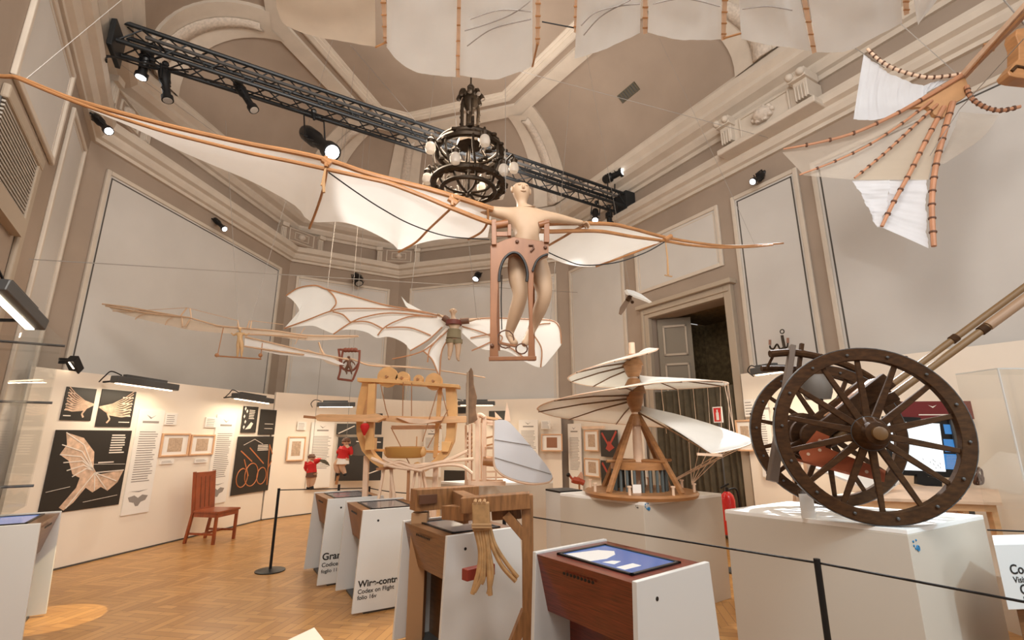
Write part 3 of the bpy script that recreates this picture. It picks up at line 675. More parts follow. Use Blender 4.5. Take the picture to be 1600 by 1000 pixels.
# keep ends off the walls
d = (TB-TA).normalized(); sd = V((-d.y,d.x,0)).normalized(); up = V((0,0,1)); hw = .15
t = thing('lighting_truss', 'long black box truss spanning the hall below the vault', 'truss', tuple(TA)); NTR = 34
L_ = (TB-TA).length
for a, b in ((-1,-1),(1,-1),(1,1),(-1,1)): obj('chord', MB().tube([TA+sd*a*hw+up*b*hw, TB+sd*a*hw+up*b*hw], .032, 8), BLKM, t)
cs = [(sd*-hw-up*hw, sd*hw-up*hw),(sd*hw-up*hw, sd*hw+up*hw),(sd*hw+up*hw, sd*-hw+up*hw),(sd*-hw+up*hw, sd*-hw-up*hw)]
for q0, q1 in cs:
    m = MB()
    for k in range(NTR):
        p = TA.lerp(TB, k/NTR); q = TA.lerp(TB, (k+1)/NTR)
        m.tube([p+(q0 if k%2 else q1), q+(q1 if k%2 else q0)], .011, 5)
    obj('lattice', m, BLKM, t)
obj('end_plate', MB().box(TA-d*.04, (.06,.5,.62), math.atan2(d.y,d.x)), BLKM, t, bevel=.01); obj('end_box', MB().box(TB+d*.06, (.26,.44,.42), math.atan2(d.y,d.x)), BLKM, t, bevel=.01)
obj('light_rail', MB().bar(TA+d*.3-sd*hw*1.3, TB-d*.3-sd*hw*1.3, .03,.04), GREYM, t)
obj('cable', MB().tube(spline([TA+d*.1+up*.3, TA+d*.5, TA+d*.25-up*.3, TA+d*.9-up*.22, TA+d*1.6-up*.18, TA+d*2.6-up*.2, TA+d*4-up*.17]), .014, 6).tube(spline([TA+d*.8-up*.18, TA+d*.3-up*.33-sd*.1, TA-up*.5-sd*.25, TA-up*.62-sd*.3]), .012, 6).tube(spline([TA+d*1.2+up*.1, TA+d*.5-up*.28, TA-up*.45-sd*.2, TA-up*.6-sd*.32]), .012, 6), BLACK, t)
def spotlight(name, p0, p1, hang, r, label, lit=True, cat='spotlight'):
    p0 = V(p0); p1 = V(p1); hang = V(hang); d = (p1-p0).normalized(); L = (p1-p0).length
    t = thing(name, label, cat, tuple(p0.lerp(p1,.5)))
    obj('barrel', MB().lathe([(r*.5,0),(r*.85,L*.05),(r,L*.12),(r,L*.42),(r*.72,L*.48),(r*.72,L*.86),(r*1.05,L*.88),(r*1.05,L)], p0, d, 18), BLACK, t)
    obj('lens', MB().lathe([(r*.8,0),(r*.8,.006)], p0+d*(L*1.0), d, 18), LENS if lit else GLASSB, t)
    c = p0.lerp(p1,.4); s = d.cross((hang-c).normalized()).normalized(); s = s if s.length > .1 else V((1,0,0))
    obj('yoke', MB().tube([c+s*r*1.25, c+s*r*1.25+(hang-c)*.75, c-s*r*1.25+(hang-c)*.75, c-s*r*1.25], .014, 6).tube([c+s*r*1.4, c-s*r*1.4], .02, 8), BLACK, t)
    obj('clamp', MB().tube([c+(hang-c)*.7, hang], .022, 8).ball(hang, .045, 8), BLACK, t)
    m = MB()
    for q in (.3,.55,.75): m.tube([p0.lerp(p1,q)-s*r*1.5, p0.lerp(p1,q)+s*r*1.5], .008, 5)
    obj('shutter_pin', m, BLACK, t); return t
def on_truss(x): 
    best = min(range(400), key=lambda k: abs(800+FPX*_pj(TA.lerp(TB,k/400))-x)); return TA.lerp(TB,best/400)
def _pj(p): z = p.z-EYE; return p.x/(p.y*math.cos(PITCH)+z*math.sin(PITCH))
def tspot(back, front, x, r, lab, lit=True, dy=0, above=False):
    h = on_truss(x)+V((0,0,.17 if above else -.17)); Y = h.y
    return spotlight('stage_spotlight', aty(*back,Y+dy), aty(*front,Y-dy), h, r, lab, lit)
tspot((233,76),(220,121),240,.075,'black profile spotlight nearest the left end of the truss, lens lit')
tspot((255,108),(262,157),262,.07,'black profile spotlight, second from the left end of the truss, pointing down',False)
tspot((369,128),(397,172),382,.07,'black profile spotlight, third from the left on the truss, tilted right',False)
tspot((476,205),(519,238),492,.13,'large black spotlight under the truss with a bright white lens',True,.25)
tspot((943,282),(974,268),955,.10,'black spotlight standing above the right end of the truss, bright lens',True,.2,True)
tspot((930,328),(930,344),931,.07,'small black spotlight under the truss right end, lens lit',True,.1)
tspot((951,332),(953,350),950,.08,'small unlit black spotlight under the truss beside the end box',False)
def wspot(p0, p1, Y, hangp, r, lab, lit=True, dy=.1):
    return spotlight('track_spotlight', aty(*p0,Y), aty(*p1,Y-dy), aty(*hangp,Y+.03), r, lab, lit)
wspot((148,181),(170,205),5.9,(127,172),.06,'black spotlight on an arm high on the left wall, above the long bird wing')
wspot((335,342),(351,358),9.0,(325,340),.055,'black spotlight on the cornice of the left wall, lit lens')
wspot((557,430),(561,443),12.2,(556,428),.11,'black wall spotlight on the cornice over the bat winged glider',False)
wspot((748,427),(743,436),12.2,(750,428),.09,'black wall spotlight on the back cornice left of the mannequin frame')
wspot((1192,272),(1176,284),6.95,(1194,270),.055,'black spotlight high on the right wall beside the cornice, lit lens')
# beams of the lit lamps except the last, which has no spotlight modelled
lamp('SPOT', aty(521,242,6.2), (-.45,3.7,3.5), 750, (1,.95,.88), .05, 30, .12, 'spot_beam')
lamp('SPOT', aty(975,266,8.5), (1.3,5.1,1.2), 1000, (1,.93,.84), .1, 50, .5, 'spot_beam')
lamp('SPOT', aty(220,122,6.0), (-1.2,5.2,2.6), 150, (1,.88,.74), .08, 45, .5, 'spot_beam')
lamp('SPOT', aty(930,346,8.9), (-1.8,7.2,3.6), 260, (1,.93,.84), .08, 40, .5, 'spot_beam')
lamp('SPOT', aty(1175,285,6.8), (2.6,3.9,1.0), 2200, (.95,.97,1), .06, 26, .5, 'spot_beam')
lamp('SPOT', (.6,8.5,6.3), (.1,6.3,1.3), 800, (1,.9,.78), .08, 40, .5, 'spot_beam')
# ------------------------------------------------------------------ chandelier
cx = aty(733,250,6.55); c = V((cx.x,6.55,0)); t = thing('chandelier', 'dark wrought bronze chandelier with glass globes hanging from the vault', 'chandelier', (c.x,c.y,6.2))
zT = aty(733,150,6.55).z
obj('ceiling_rod', MB().tube([V((c.x,c.y,zT)), V((c.x,c.y,ZC))], .012), BRONZE, t)
m = MB()
for k in range(8):
    a = k*math.pi/4; m.tube(spline([c+V((.02*math.cos(a),.02*math.sin(a),zT-.1)), c+V((.14*math.cos(a),.14*math.sin(a),zT+.02)), c+V((.2*math.cos(a),.2*math.sin(a),zT-.08))]), [.03]*8+[.04]*8+[.01], 6)
m.lathe([(.05,zT-.3),(.12,zT-.16),(.1,zT),(.05,zT+.12),(.06,zT+.16),(.02,zT+.22)], c); obj('finial', m, BRONZE, t)
zr1, zr0 = aty(733,228,6.55).z, aty(733,298,6.55).z
for k in range(4):
    a = k*math.pi/2+.4; m = MB().tube(spline([c+V((.06*math.cos(a),.06*math.sin(a),zT-.1)), c+V((.13*math.cos(a),.13*math.sin(a),zT-.2)), c+V((.13*math.cos(a),.13*math.sin(a),zT-.45)), c+V((.13*math.cos(a),.13*math.sin(a),zr1+.14))]), .028, 7)
    for q in range(4): m.ball(c+V((.15*math.cos(a),.15*math.sin(a),zr1+.22+q*.12)), .025, 6)
    obj('upright', m, BRONZE, t)
obj('stem', MB().tube([c+V((0,0,zT-.2)), c+V((0,0,zr0-.1))], .018), BRONZE, t)
m = MB().lathe([(.20,zr1+.0),(.19,zr1+.14),(.14,zr1+.17)], c, n=8); obj('gallery', m, BRONZE, t)
def hoop(R, z, r, n=32): return MB().tube([c+V((R*math.cos(2*math.pi*k/n),R*math.sin(2*math.pi*k/n),z)) for k in range(n)], r, 8, True)
for R, z, r in ((.50,zr1-.12,.055),(.47,zr1-.02,.035),(.53,zr0+.10,.05),(.4,zr0,.035)): obj('hoop', hoop(R,z,r), BRONZE, t)
m = MB(); rnd = random.Random(4)
for k in range(110):
    a = rnd.uniform(0,6.28); z = rnd.uniform(zr0+.02,zr1); R = .5+rnd.uniform(-.03,.07); m.ball(c+V((R*math.cos(a),R*math.sin(a),z if k%2 else zr0+.08)), (.05,.03,.035), 6)
obj('leafwork', m, BRONZE, t)['kind'] = 'stuff'
for k in range(8):
    a = k*math.pi/4+.2; obj('scroll', MB().tube(spline([c+V((.3*math.cos(a),.3*math.sin(a),zr1+.1)), c+V((.5*math.cos(a),.5*math.sin(a),zr1-.08)), c+V((.53*math.cos(a),.53*math.sin(a),zr1-.33)), c+V((.36*math.cos(a+.2),.36*math.sin(a+.2),zr0+.0)), c+V((.05*math.cos(a),.05*math.sin(a),zr0-.05))]), .02, 6), BRONZE, t)
for k in range(10):
    a = k*2*math.pi/10+.1; dz = -.05 if k%2 else .28; R = .62 if k%2 else .69; zz = zr0+.26+dz*.8; u = V((math.cos(a),math.sin(a),0))
    ar = obj('lamp_arm', MB().tube(spline([c+u*.5+V((0,0,zz-.05)), c+u*(R-.03)+V((0,0,zz+.16)), c+u*R+V((0,0,zz+.1))]), .016, 6).lathe([(.05,0),(.06,.05),(.02,.1)], c+u*R+V((0,0,zz+.02))), BRONZE, t)
    obj('glass_globe', MB().lathe([(.02,-.15),(.06,-.13),(.08,-.07),(.065,0),(.04,.03)], c+u*R+V((0,0,zz)), n=14), GLASSB, ar)
# ------------------------------------------------------------------ kiosks
def make_kiosk(face, screen):
    """local: x = width (front faces -y), origin on the floor"""
    t = thing('touchscreen_kiosk', 'kiosk', 'kiosk'); hw_, H = .385, .90
    for sx in (-1,1):
        x = sx*hw_
        sp_ = obj('side_panel', MB().prism([V((x-.015,-.31,.02)),V((x-.015,.45,.02)),V((x-.015,.37,H)),V((x-.015,-.27,H))], V((.03,0,0))), WHITE, t, bevel=.003)
        if sx > 0: obj('screw', MB().lathe([(.011,0),(.011,.002)], V((x+.015,-.12,H-.1)), (1,0,0), 10), BLACK, sp_)
    w_ = hw_-.015
    obj('cabinet', MB().prism([V((-w_,-.262,H-.012)),V((-w_,.362,H-.012)),V((-w_,.37,H-.3)),V((-w_,-.18,H-.34))], V((2*w_,0,0))), face, t)
    obj('column', MB().box((0,.12,.3), (2*w_,.24,.6)), face, t); obj('foot', MB().box((0,.05,.01), (2*w_+.02,.5,.02)), GREYM, t)
    m = MB()
    for q in ((-.29,.29,-.17,-.15),(-.29,.29,.24,.26),(-.29,-.27,-.17,.26),(.27,.29,-.17,.26)): m.box(((q[0]+q[1])/2,(q[2]+q[3])/2,H-.008), (q[1]-q[0],q[3]-q[2],.012))
    b_ = obj('bezel', m, BLACK, t)
    obj('screen', MB().box((0,.045,H-.011), (.54,.39,.008)), screen, t)
    m = MB()
    for k in range(9): m.lathe([(.009,0),(.009,.004)], V((-.13+k*.028,-.2585,H-.07)), (0,-1,0), 8)
    obj('vent_holes', m, BLACK, t); return t
def put_kiosk(corner, ang, face, screen, label, wscale=1):
    """corner: top front corner of the right side panel"""
    t = make_kiosk(face, screen); t['label'] = label; a = math.radians(ang); u = V((math.cos(a),math.sin(a),0)); v = V((-u.y,u.x,0))
    c = V((corner[0],corner[1],0))-u*.4+v*.27; t.location = c; t.rotation_euler.z = a; t['group'] = 'touchscreen kiosks'; return t, c, u, v
SCRD = mat('screen_dark_image', (.05,.04,.04), .15, emit=(.35,.30,.28), es=.25)
k4 = put_kiosk((.61,2.57), -53, MAHOG, SCR, 'nearest kiosk, dark red wood front and glowing blue screen')
k3 = put_kiosk((-.46,3.66), -54.5, WALNUT, SCRD, 'walnut kiosk under the wooden beam structure, third from the left in the row')
k2 = put_kiosk((-1.42,4.85), -60, OAK, SCRD, 'kiosk lettered Wire-controlled, between two others in the row')
k1 = put_kiosk((-2.07,5.69), -57.5, OAK, SCRD, 'kiosk lettered Grand, farthest in the row')
def klet(k, lines):
    t, c, u, v = k
    x = .402
    for s_, body, yy, z in lines:
        o = letters(body, s_, INKD); o.parent = t
        o.location = (x, yy, z); o.rotation_euler = (math.pi/2, 0, math.pi/2)
klet(k2, [(.078,'Wire-controlled',-.27,.235),(.052,'Codex on Flight',-.27,.18),(.05,'folio 16v',-.27,.13)])
klet(k1, [(.10,'Grand',-.28,.27),(.06,'Codice ma',-.28,.20),(.05,'foglio 11v',-.28,.14)])
# picture on the nearest kiosk's screen (a flying sail and a page)
t, c, u, v = k4
K_ = lambda L: [V((x,y,.8935)) for x,y in L]
m = MB().prism(K_([(-.25,-.13),(-.04,-.14),(-.02,-.02),(-.06,.10),(-.12,.16),(-.2,.10)]), V((0,0,.001))).prism(K_([(.14,-.12),(.2,-.12),(.2,.02),(.14,.02)]), V((0,0,.001))).prism(K_([(.02,-.1),(.09,-.08),(.07,.0),(.03,-.03)]), V((0,0,.001)))
o = obj('screen_picture', m, mat('screen_pale', (.3,.3,.3), .3, emit=(.75,.70,.64), es=.8)); o.parent = t
# left kiosk
_a, _b = atz(97,798,.90), atz(73,812,.90)
kx = put_kiosk((_a.x,_a.y), math.degrees(math.atan2(_a.y-_b.y,_a.x-_b.x)), WALNUT, SCR, 'kiosk at the left edge, seen from its side, standing in a yellow light spot')
# ------------------------------------------------------------------ plinths
def plinth(px, z, label, group=None, h0=0.0):
    q = [atz(x, y, z) for x, y in px]; q = [V((p.x,p.y,0)) for p in q]; c = sum(q, V())/len(q)
    t = thing('plinth', label, 'plinth', tuple(c))
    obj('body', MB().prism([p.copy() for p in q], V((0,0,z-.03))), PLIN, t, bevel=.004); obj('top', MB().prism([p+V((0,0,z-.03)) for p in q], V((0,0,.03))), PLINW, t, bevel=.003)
    return t, q
ph, qh = plinth([(875,770),(1005,785),(1127,771),(1010,759)], 1.0, 'white plinth carrying the aerial screw')
pc, qc = plinth([(1133,796),(1417,828),(1536,805),(1232,783)], 1.0, 'large white plinth under the spoked cart, nearest the camera')
pt_, qt = plinth([(689,752),(744,757),(864,751),(800,747)], 1.0, 'white plinth under the pulley tower and paddle wing')
def stick(qa, qb, s, z, par, sc_=1, m_=BLUE):
    d = (qb-qa).normalized(); n = V((d.y,-d.x,0)); 
    if n.dot(-qa) < 0: n = -n
    p = qa+d*s; m = MB()
    for dx, dz, r in ((0,0,.016),(-.05,.045,.004),(-.05,.02,.003),(-.03,.0,.004),(-.01,.05,.003),(.0,.0,.005)):
        m.tube([p+d*(dx*sc_)+n*.003+V((0,0,z+dz*sc_))+(d*math.cos(k*math.pi/6)+V((0,0,math.sin(k*math.pi/6))))*r*sc_ for k in range(12)], .004*sc_, 5, True)
    dd = [p+d*(x*sc_)+n*.003+V((0,0,(z+zz*sc_))) for x, zz in ((-.035,.0),(-.06,.03),(-.035,.06),(-.01,.03))]; m.tube(dd, .0018*sc_, 5, True)
    obj('round_mark', m, m_, par)
stick(qh[1], qh[2], .07, .94, ph, .9); stick(qc[1], qc[2], .10, .88, pc, 1.0)
stick(qh[0], qh[1], (qh[1]-qh[0]).length-.06, .95, ph, .4, GREYM)
# kiosk top seen left of the screw plinth, and white gap
a_ = atz(862,769,1.0)
t = thing('display_stand', 'white stand with a dark top at the left end of the screw plinth', 'stand', (a_.x,a_.y+.2,0))
c = V((a_.x+.16,a_.y+.28,0)); 
obj('body', MB().box(c+V((0,0,.49)), (.3,.3,.98), .5), WHITE, t, bevel=.004); obj('top', MB().box(c+V((0,0,.99)), (.3,.3,.02), .5), BLACK, t)
# ------------------------------------------------------------------ spoked cart
def wheel_mesh(c, n, R, par, nsp=14):
    n = n.normalized(); e = V((0,0,1)).cross(n).normalized(); u = V((0,0,1))
    P_ = lambda a, r, d=0: c+(e*math.cos(a)+u*math.sin(a))*r+n*d
    m = MB(); N = 64; rows = []
    for k in range(N+1):
        a = 2*math.pi*k/N; rows.append([P_(a,R,-.03),P_(a,R,.03),P_(a,R-.085,.03),P_(a,R-.085,-.03)])
    m.grid(rows, True); m.smooth = True; rim = obj('rim', m, DARKW, par, bevel=.004)
    m = MB(); rows = []
    for k in range(N+1):
        a = 2*math.pi*k/N; rows.append([P_(a,R+.006,-.026),P_(a,R+.006,.026),P_(a,R+.001,.026),P_(a,R+.001,-.026)])
    m.grid(rows, True); obj('iron_tyre', m, GREYM, par)
    for k in range(nsp):
        a = 2*math.pi*(k+.5)/nsp; obj('spoke', MB().bar(P_(a,.06), P_(a,R-.07), .05, .036, up=n, w2=.032), DARKW, par, bevel=.005)
    for k in range(nsp):
        a = 2*math.pi*k/nsp+.1; obj('bolt', MB().lathe([(.010,0),(.010,.012),(.005,.016)], P_(a,R-.045,-.03), -n, 8), GREYM, rim)
        if k % 2 == 0: obj('stud', MB().ball(P_(a+.2,R+.006), .014, 6), DARKW, rim)
    hb = obj('hub', MB().lathe([(.05,-.15),(.075,-.14),(.085,-.10),(.075,-.09),(.095,-.06),(.115,-.03),(.115,.03),(.09,.08),(.07,.12),(.05,.13)], c, n, 28), DARKW, par)
    obj('axle_cap', MB().lathe([(.035,-.185),(.045,-.18),(.045,-.1)], c, n, 16), mat('worn_axle_wood',(.16,.085,.03),.4), hb)
    obj('hub_band', MB().lathe([(.118,-.02),(.12,-.02),(.12,.02),(.118,.02)], c, n, 28), GREYM, hb)
wc = V((2.53,3.47,1.0+.612)); wn_ = V((.276,.961,0)); cr = wc+wn_*.92
t = thing('spoked_cart', 'dark wooden two-wheeled war cart with large spoked wheels and long poles', 'cart', (wc.x+.13,wc.y+.46,1.0))
def sub(par, name, loc):
    o = bpy.data.objects.new(name, None); C.objects.link(o); o.parent = par; o.location = V(loc)-wloc(par); return o
wheel_mesh(wc, wn_, .605, sub(t,'front_wheel',wc)); wheel_mesh(cr, wn_, .605, sub(t,'rear_wheel',cr))
for o in list(bpy.data.objects):
    if o.name.startswith('front_wheel') or o.name.startswith('rear_wheel'): pass
obj('axle', MB().tube([wc, cr], .035, 12), DARKW, t)
ce = V((.961,-.276,0)); cm = wc.lerp(cr,.5)
for s_, Lp in ((-.17,2.3),(.2,2.3)):
    b0 = cm+wn_*s_-ce*.15+V((0,0,-.05)); b1 = b0+(ce*.8+V((0,0,.585)))*Lp*.95
    pl = obj('pole', MB().tube([b0,b1], .026, 12), mat('pole_wood',(.22,.13,.055),.45), t)
    k_ = b0.lerp(b1,.62); obj('collar', MB().tube([k_, k_+(b1-b0).normalized()*.05], .034, 12), DARKW, pl)
obj('pole_sleeve', MB().tube([(cm+wn_*-.17-ce*.15).lerp(cm,0)+(ce*.8+V((0,0,.585)))*1.42+V((0,0,-.05)), (cm+wn_*-.17-ce*.15)+(ce*.8+V((0,0,.585)))*2.2+V((0,0,-.05))], .036, 12), mat('pale_pole_wood',(.36,.23,.14),.45), t)
m = MB().bar(cm-ce*.45+V((0,0,-.12)), cm+ce*.32+V((0,0,.28)), .42, .07); obj('bed', m, DARKW, t, bevel=.01)
m = MB().bar(cm-ce*.22+wn_*-.2+V((0,0,.02)), cm+ce*.28+wn_*-.2+V((0,0,.40)), .07, .12).bar(cm-ce*.22+wn_*.2+V((0,0,.02)), cm+ce*.28+wn_*.2+V((0,0,.40)), .07,.12)
obj('side_rail', m, DARKW, t, bevel=.01)
for k, r in enumerate((.10,.145,.17,.19,.15)): obj('drum_ring', MB().lathe([(r-.03,0),(r,.01),(r,.07),(r-.03,.08)], cm-ce*(.28)+wn_*(-.28+k*.11)+V((0,0,-.02)), wn_, 26), DARKW, t)
obj('barrel', MB().lathe([(.05,0),(.055,.02),(.05,.1),(.065,.3),(.07,.45),(.05,.5)], cm-ce*.1+V((0,0,.1)), ce*.8+V((0,0,.585)), 16), mat('amber_wood',(.30,.12,.03),.4), t)
BRK = mat('red_leather_bracket', (.42,.10,.035), .5)
for s_ in (-.3,.28):
    p = cm+wn_*s_; m = MB().prism([p-ce*.42+V((0,0,-.14)),p-ce*.28+V((0,0,.02)),p-ce*.2+V((0,0,-.02)),p-ce*.24+V((0,0,-.10)),p+ce*.12+V((0,0,-.26)),p+ce*.1+V((0,0,-.34)),p-ce*.4+V((0,0,-.2))], wn_*.015); o = obj('bracket', m, BRK, t)
    m = MB(); [m.lathe([(.012,0),(.012,.003)], p+ce*a+V((0,0,b))-wn_*.003, wn_, 8) for a, b in ((-.36,-.15),(-.28,-.12),(-.27,-.05),(0,-.27),(.05,-.3))]; obj('rivet', m, PALEW, o)
tl = V((0,0,0))
pA, pB = aty(1238,540,4.28), aty(1206,752,4.28)
t2y = pB; 
obj('tail_post', MB().bar(pA, pB, .045, .09, up=wn_, w2=.07), mat('grey_oak',(.13,.09,.065),.5), t, bevel=.006)
obj('tail_arc', MB().tube(spline([aty(1203,553,4.3), aty(1240,551,4.3), aty(1285,559,4.3), aty(1330,574,4.3), aty(1372,600,4.3), aty(1410,640,4.2)]), .034, 8), DARKW, t)
obj('tail_arc', MB().tube(spline([aty(1190,576,4.5), aty(1260,578,4.5), aty(1330,596,4.5), aty(1375,625,4.3)]), .028, 8), DARKW, t)
obj('fork', MB().bar(aty(1253,537,4.33), aty(1245,600,4.33), .03).bar(aty(1275,558,4.33), aty(1255,590,4.33), .02).bar(aty(1208,556,4.36), aty(1198,576,4.42), .018), DARKW, t)
obj('tail_shoe', MB().lathe([(.10,-.06),(.12,0),(.13,.10),(.10,.16)], aty(1275,600,4.4)+V((0,0,-.08)), (0,0,1), 20), mat('grey_pot',(.16,.14,.12),.5), t)
# label block under the wheel and glass card holder
t = thing('card_holder', 'small clear acrylic card holder standing on the cart plinth', 'card holder', tuple(atz(1265,812,1.0)))
b = atz(1268,812,1.0); obj('card', MB().box(b+V((0,.03,.09)), (.11,.004,.17), .1), PAPER, t); obj('cover', MB().box(b+V((0,.027,.1)), (.12,.01,.2), .1), ACRYL, t)
t = thing('card_holder', 'white caption card in front of the aerial screw base', 'card holder', tuple(atz(996,781,1.0)))
b = atz(996,779,1.0); obj('card', MB().box(b+V((0,0,.065)), (.085,.004,.13), .1), PAPER, t)
# ------------------------------------------------------------------ aerial screw
hc = V((1.33,5.22,1.0)); 
t = thing('aerial_screw', 'wooden helicopter model with two white spiral linen sails on a round base', 'model', tuple(hc))
b = obj('base', MB().lathe([(.50,.0),(.56,.0),(.575,.03),(.56,.05),(.50,.055),(.48,.05),(.0,.05)], hc, n=40), PEAR, t)
for k in range(8):
    a = k*math.pi/4+.35; u = V((math.cos(a),math.sin(a),0)); obj('peg', MB().tube([hc+u*.53+V((0,0,.04)), hc+u*.53+V((0,0,.12))], .014, 8).tube([hc+u*.53+V((0,0,.12)), hc+u*.53+V((0,0,.135))], .022, 8), PALEW, b)
obj('mast', MB().lathe([(.05,.05),(.05,.5),(.042,.9),(.035,1.6)], hc, n=14), PALEW, t)
for k in range(4):
    a = k*math.pi/2+math.radians(38); u = V((math.cos(a),math.sin(a),0)); obj('leg', MB().bar(hc+u*.49+V((0,0,.05)), hc+u*.05+V((0,0,.79)), .05, .04, w2=.045), PEAR, t, bevel=.005)
obj('leg_cap', MB().lathe([(.085,.70),(.075,.78),(.05,.82)], hc, n=16), PEAR, t)
obj('capstan_bar', MB().tube([hc+V((-.36,-.12,.34)), hc+V((.38,.12,.34))], .016, 8).tube([hc+V((-.2,.28,.34)), hc+V((.2,-.28,.34))], .016, 8), PEAR, t)
m = MB().lathe([(.26,.26),(.29,.26),(.29,.33),(.26,.33)], hc, n=20); obj('capstan_ring', m, PEAR, t)
m = MB()
for k in range(22):
    a = k*2*math.pi/22; u = V((math.cos(a),math.sin(a),0)); m.tube([hc+u*.27+V((0,0,.05)), hc+u*.27+V((0,0,.27))], .016, 6)
obj('spindle_cage', m, mat('teal_grey_spindle',(.10,.12,.12),.6), t)
# spiral table: angle, radius, edge z, inner z (above base)
TBL = [(-65,.98,.44,.84),(-30,1.08,.52,.86),(0,1.12,.60,.90),(60,.98,.70,.93),(90,.92,.74,.95),(135,.98,.80,.97),(180,1.06,.88,1.00),(225,1.0,.97,1.04),(270,.82,1.07,1.10),(315,.86,1.11,1.16),(360,1.0,1.13,1.22),(405,.92,1.15,1.25),(450,.7,1.17,1.29),(495,.66,1.18,1.33),(540,.72,1.21,1.37),(585,.62,1.29,1.40),(630,.42,1.40,1.43),(680,.30,1.50,1.46),(715,.26,1.53,1.48)]
def tbl(a):
    for p, q in zip(TBL, TBL[1:]):
        if a <= q[0]:
            f_ = (a-p[0])/(q[0]-p[0]); f_ = f_; return [p[i]+(q[i]-p[i])*f_ for i in range(1,4)]
    return TBL[-1][1:]
rows = []; N = 150
for k in range(N+1):
    a = -65+780*k/N; R, ze, zi = tbl(a); A = math.radians(a); u = V((math.cos(A),math.sin(A),0))
    rows.append([hc+u*(.06+(R-.06)*j/6)+V((0,0,zi+(ze-zi)*(j/6)+.03*math.sin(math.pi*j/6))) for j in range(7)])
sail = obj('spiral_sail', MB().grid(rows), CANVAS, t, solid=.004)
for k in range(21):
    a = -65+780*k/20; R, ze, zi = tbl(a); A = math.radians(a); u = V((math.cos(A),math.sin(A),0))
    obj('rib', MB().tube([hc+u*.05+V((0,0,zi-.008)), hc+u*.55*R+V((0,0,zi+(ze-zi)*.55+.012)), hc+u*(R+.015)+V((0,0,ze-.008))], [.010,.008,.006], 6), mat('rib_brown',(.16,.08,.035),.5) if k == 0 else bpy.data.materials['rib_brown'], sail)
edge = [r[-1] for r in rows]; obj('edge_cord', MB().tube(edge, .007, 5), PALEW, sail)
for z0, z1, r0, r1 in ((.84,1.04,.045,.10),(1.04,1.20,.13,.06),(1.22,1.34,.06,.10),(1.34,1.47,.12,.05)):
    obj('hub_block', MB().lathe([(r0,z0),((r0+r1)/2+.012,(z0+z1)/2),(r1,z1)], hc, n=9), PEAR, t)
for a in list(range(-60,50,10))+list(range(330,420,12)):
    R, ze, zi = tbl(a); A = math.radians(a); p = hc+V((math.cos(A),math.sin(A),0))*R+V((0,0,ze)); B_ = math.radians(-8+(a%360)*.12) if a < 200 else A; q = hc+V((math.cos(B_),math.sin(B_),0))*(.53 if a < 200 else .95)+V((0,0,.12 if a < 200 else .62)); obj('rigging_cord', MB().tube([p,q], .0035, 5), PALEW, t)
R, ze, zi = tbl(-65); A = math.radians(-65); u = V((math.cos(A),math.sin(A),0)); 
obj('boom', MB().bar(hc+u*1.0+V((-.14,0,ze-.0)), hc+u*1.02+V((.06,.0,ze-.01)), .022), PALEW, t)
# ------------------------------------------------------------------ tall-backed chair
g = V((-4.68,8.0,0)); a = math.radians(-8); X = V((math.cos(a),math.sin(a),0)); Yv = V((-X.y,X.x,0)); K = lambda x, y, z: g+X*x+Yv*y+V((0,0,z))
# chair faces +X (away from the left wall)
t = thing('dining_chair', 'reddish wooden chair with a tall panelled back standing against the left partition', 'chair', tuple(g))
obj('seat', MB().prism([K(-.2,-.22,.44),K(.26,-.25,.44),K(.26,.25,.44),K(-.2,.22,.44)], V((0,0,.03))), CHERRY, t, bevel=.006)
obj('seat_frame', MB().bar(K(-.18,-.2,.41), K(.23,-.22,.41), .025,.06).bar(K(-.18,.2,.41), K(.23,.22,.41), .025,.06).bar(K(.23,-.22,.41), K(.23,.22,.41), .025,.06), CHERRY, t)
for y in (-.205,.205): obj('leg', MB().bar(K(-.27,y,0), K(-.20,y,.44), .036,.045).bar(K(-.20,y,.42), K(-.27,y,1.04), .036,.045), CHERRY, t, bevel=.004)
for y in (-.22,.22): obj('leg', MB().bar(K(.22,y,0), K(.22,y,.44), .04), CHERRY, t, bevel=.004)
bk = obj('backrest', MB().prism([K(-.205,-.19,.47),K(-.205,.19,.47),K(-.265,.19,1.0),K(-.265,-.19,1.0)], X*.02), CHERRY, t)
obj('top_rail', MB().bar(K(-.26,-.22,1.0), K(-.26,.22,1.0), .03,.06), CHERRY, t, bevel=.005)
m = MB(); [m.bar(K(-.185,y,.5), K(-.24,y,.96), .006,.006) for y in (-.09,0,.09)]; obj('groove', m, LEATH, bk)
obj('stretcher', MB().bar(K(-.23,-.2,.14), K(.22,-.22,.14), .02,.03).bar(K(-.23,.2,.14), K(.22,.22,.14), .02,.03).bar(K(0,-.21,.14), K(0,.21,.14), .02,.03), CHERRY, t)
# ------------------------------------------------------------------ barrier posts and cords
posts = []
def barrier(x, y, lab, zt=.95):
    p = atz(x, y, zt); p.z = 0; t = thing('barrier_post', lab, 'barrier post', tuple(p)); t['group'] = 'barrier posts'
    obj('pole', MB().tube([p+V((0,0,.02)), p+V((0,0,zt))], .0165, 14), BLACK, t); obj('foot_disc', MB().lathe([(.17,0),(.17,.012),(.14,.02),(.03,.03)], p, n=28), BLACK, t); posts.append(p+V((0,0,zt-.02))); return p
barrier(436,763,'black barrier post with a round foot standing alone left of the kiosks')
barrier(530,757,'black barrier post farthest back, under the seated red puppet')
barrier(577,760,'black barrier post behind the Grand kiosk')
barrier(638,768,'black barrier post below the wooden ornithopter, right of its neighbour')
barrier(788,797,'black barrier post partly hidden by the brown beam frame')
barrier(1276,873,'thick black barrier post before the cart plinth, nearest the camera')
barrier(1660,945,'barrier post at the far right edge of the frame, by the cord end') if False else None
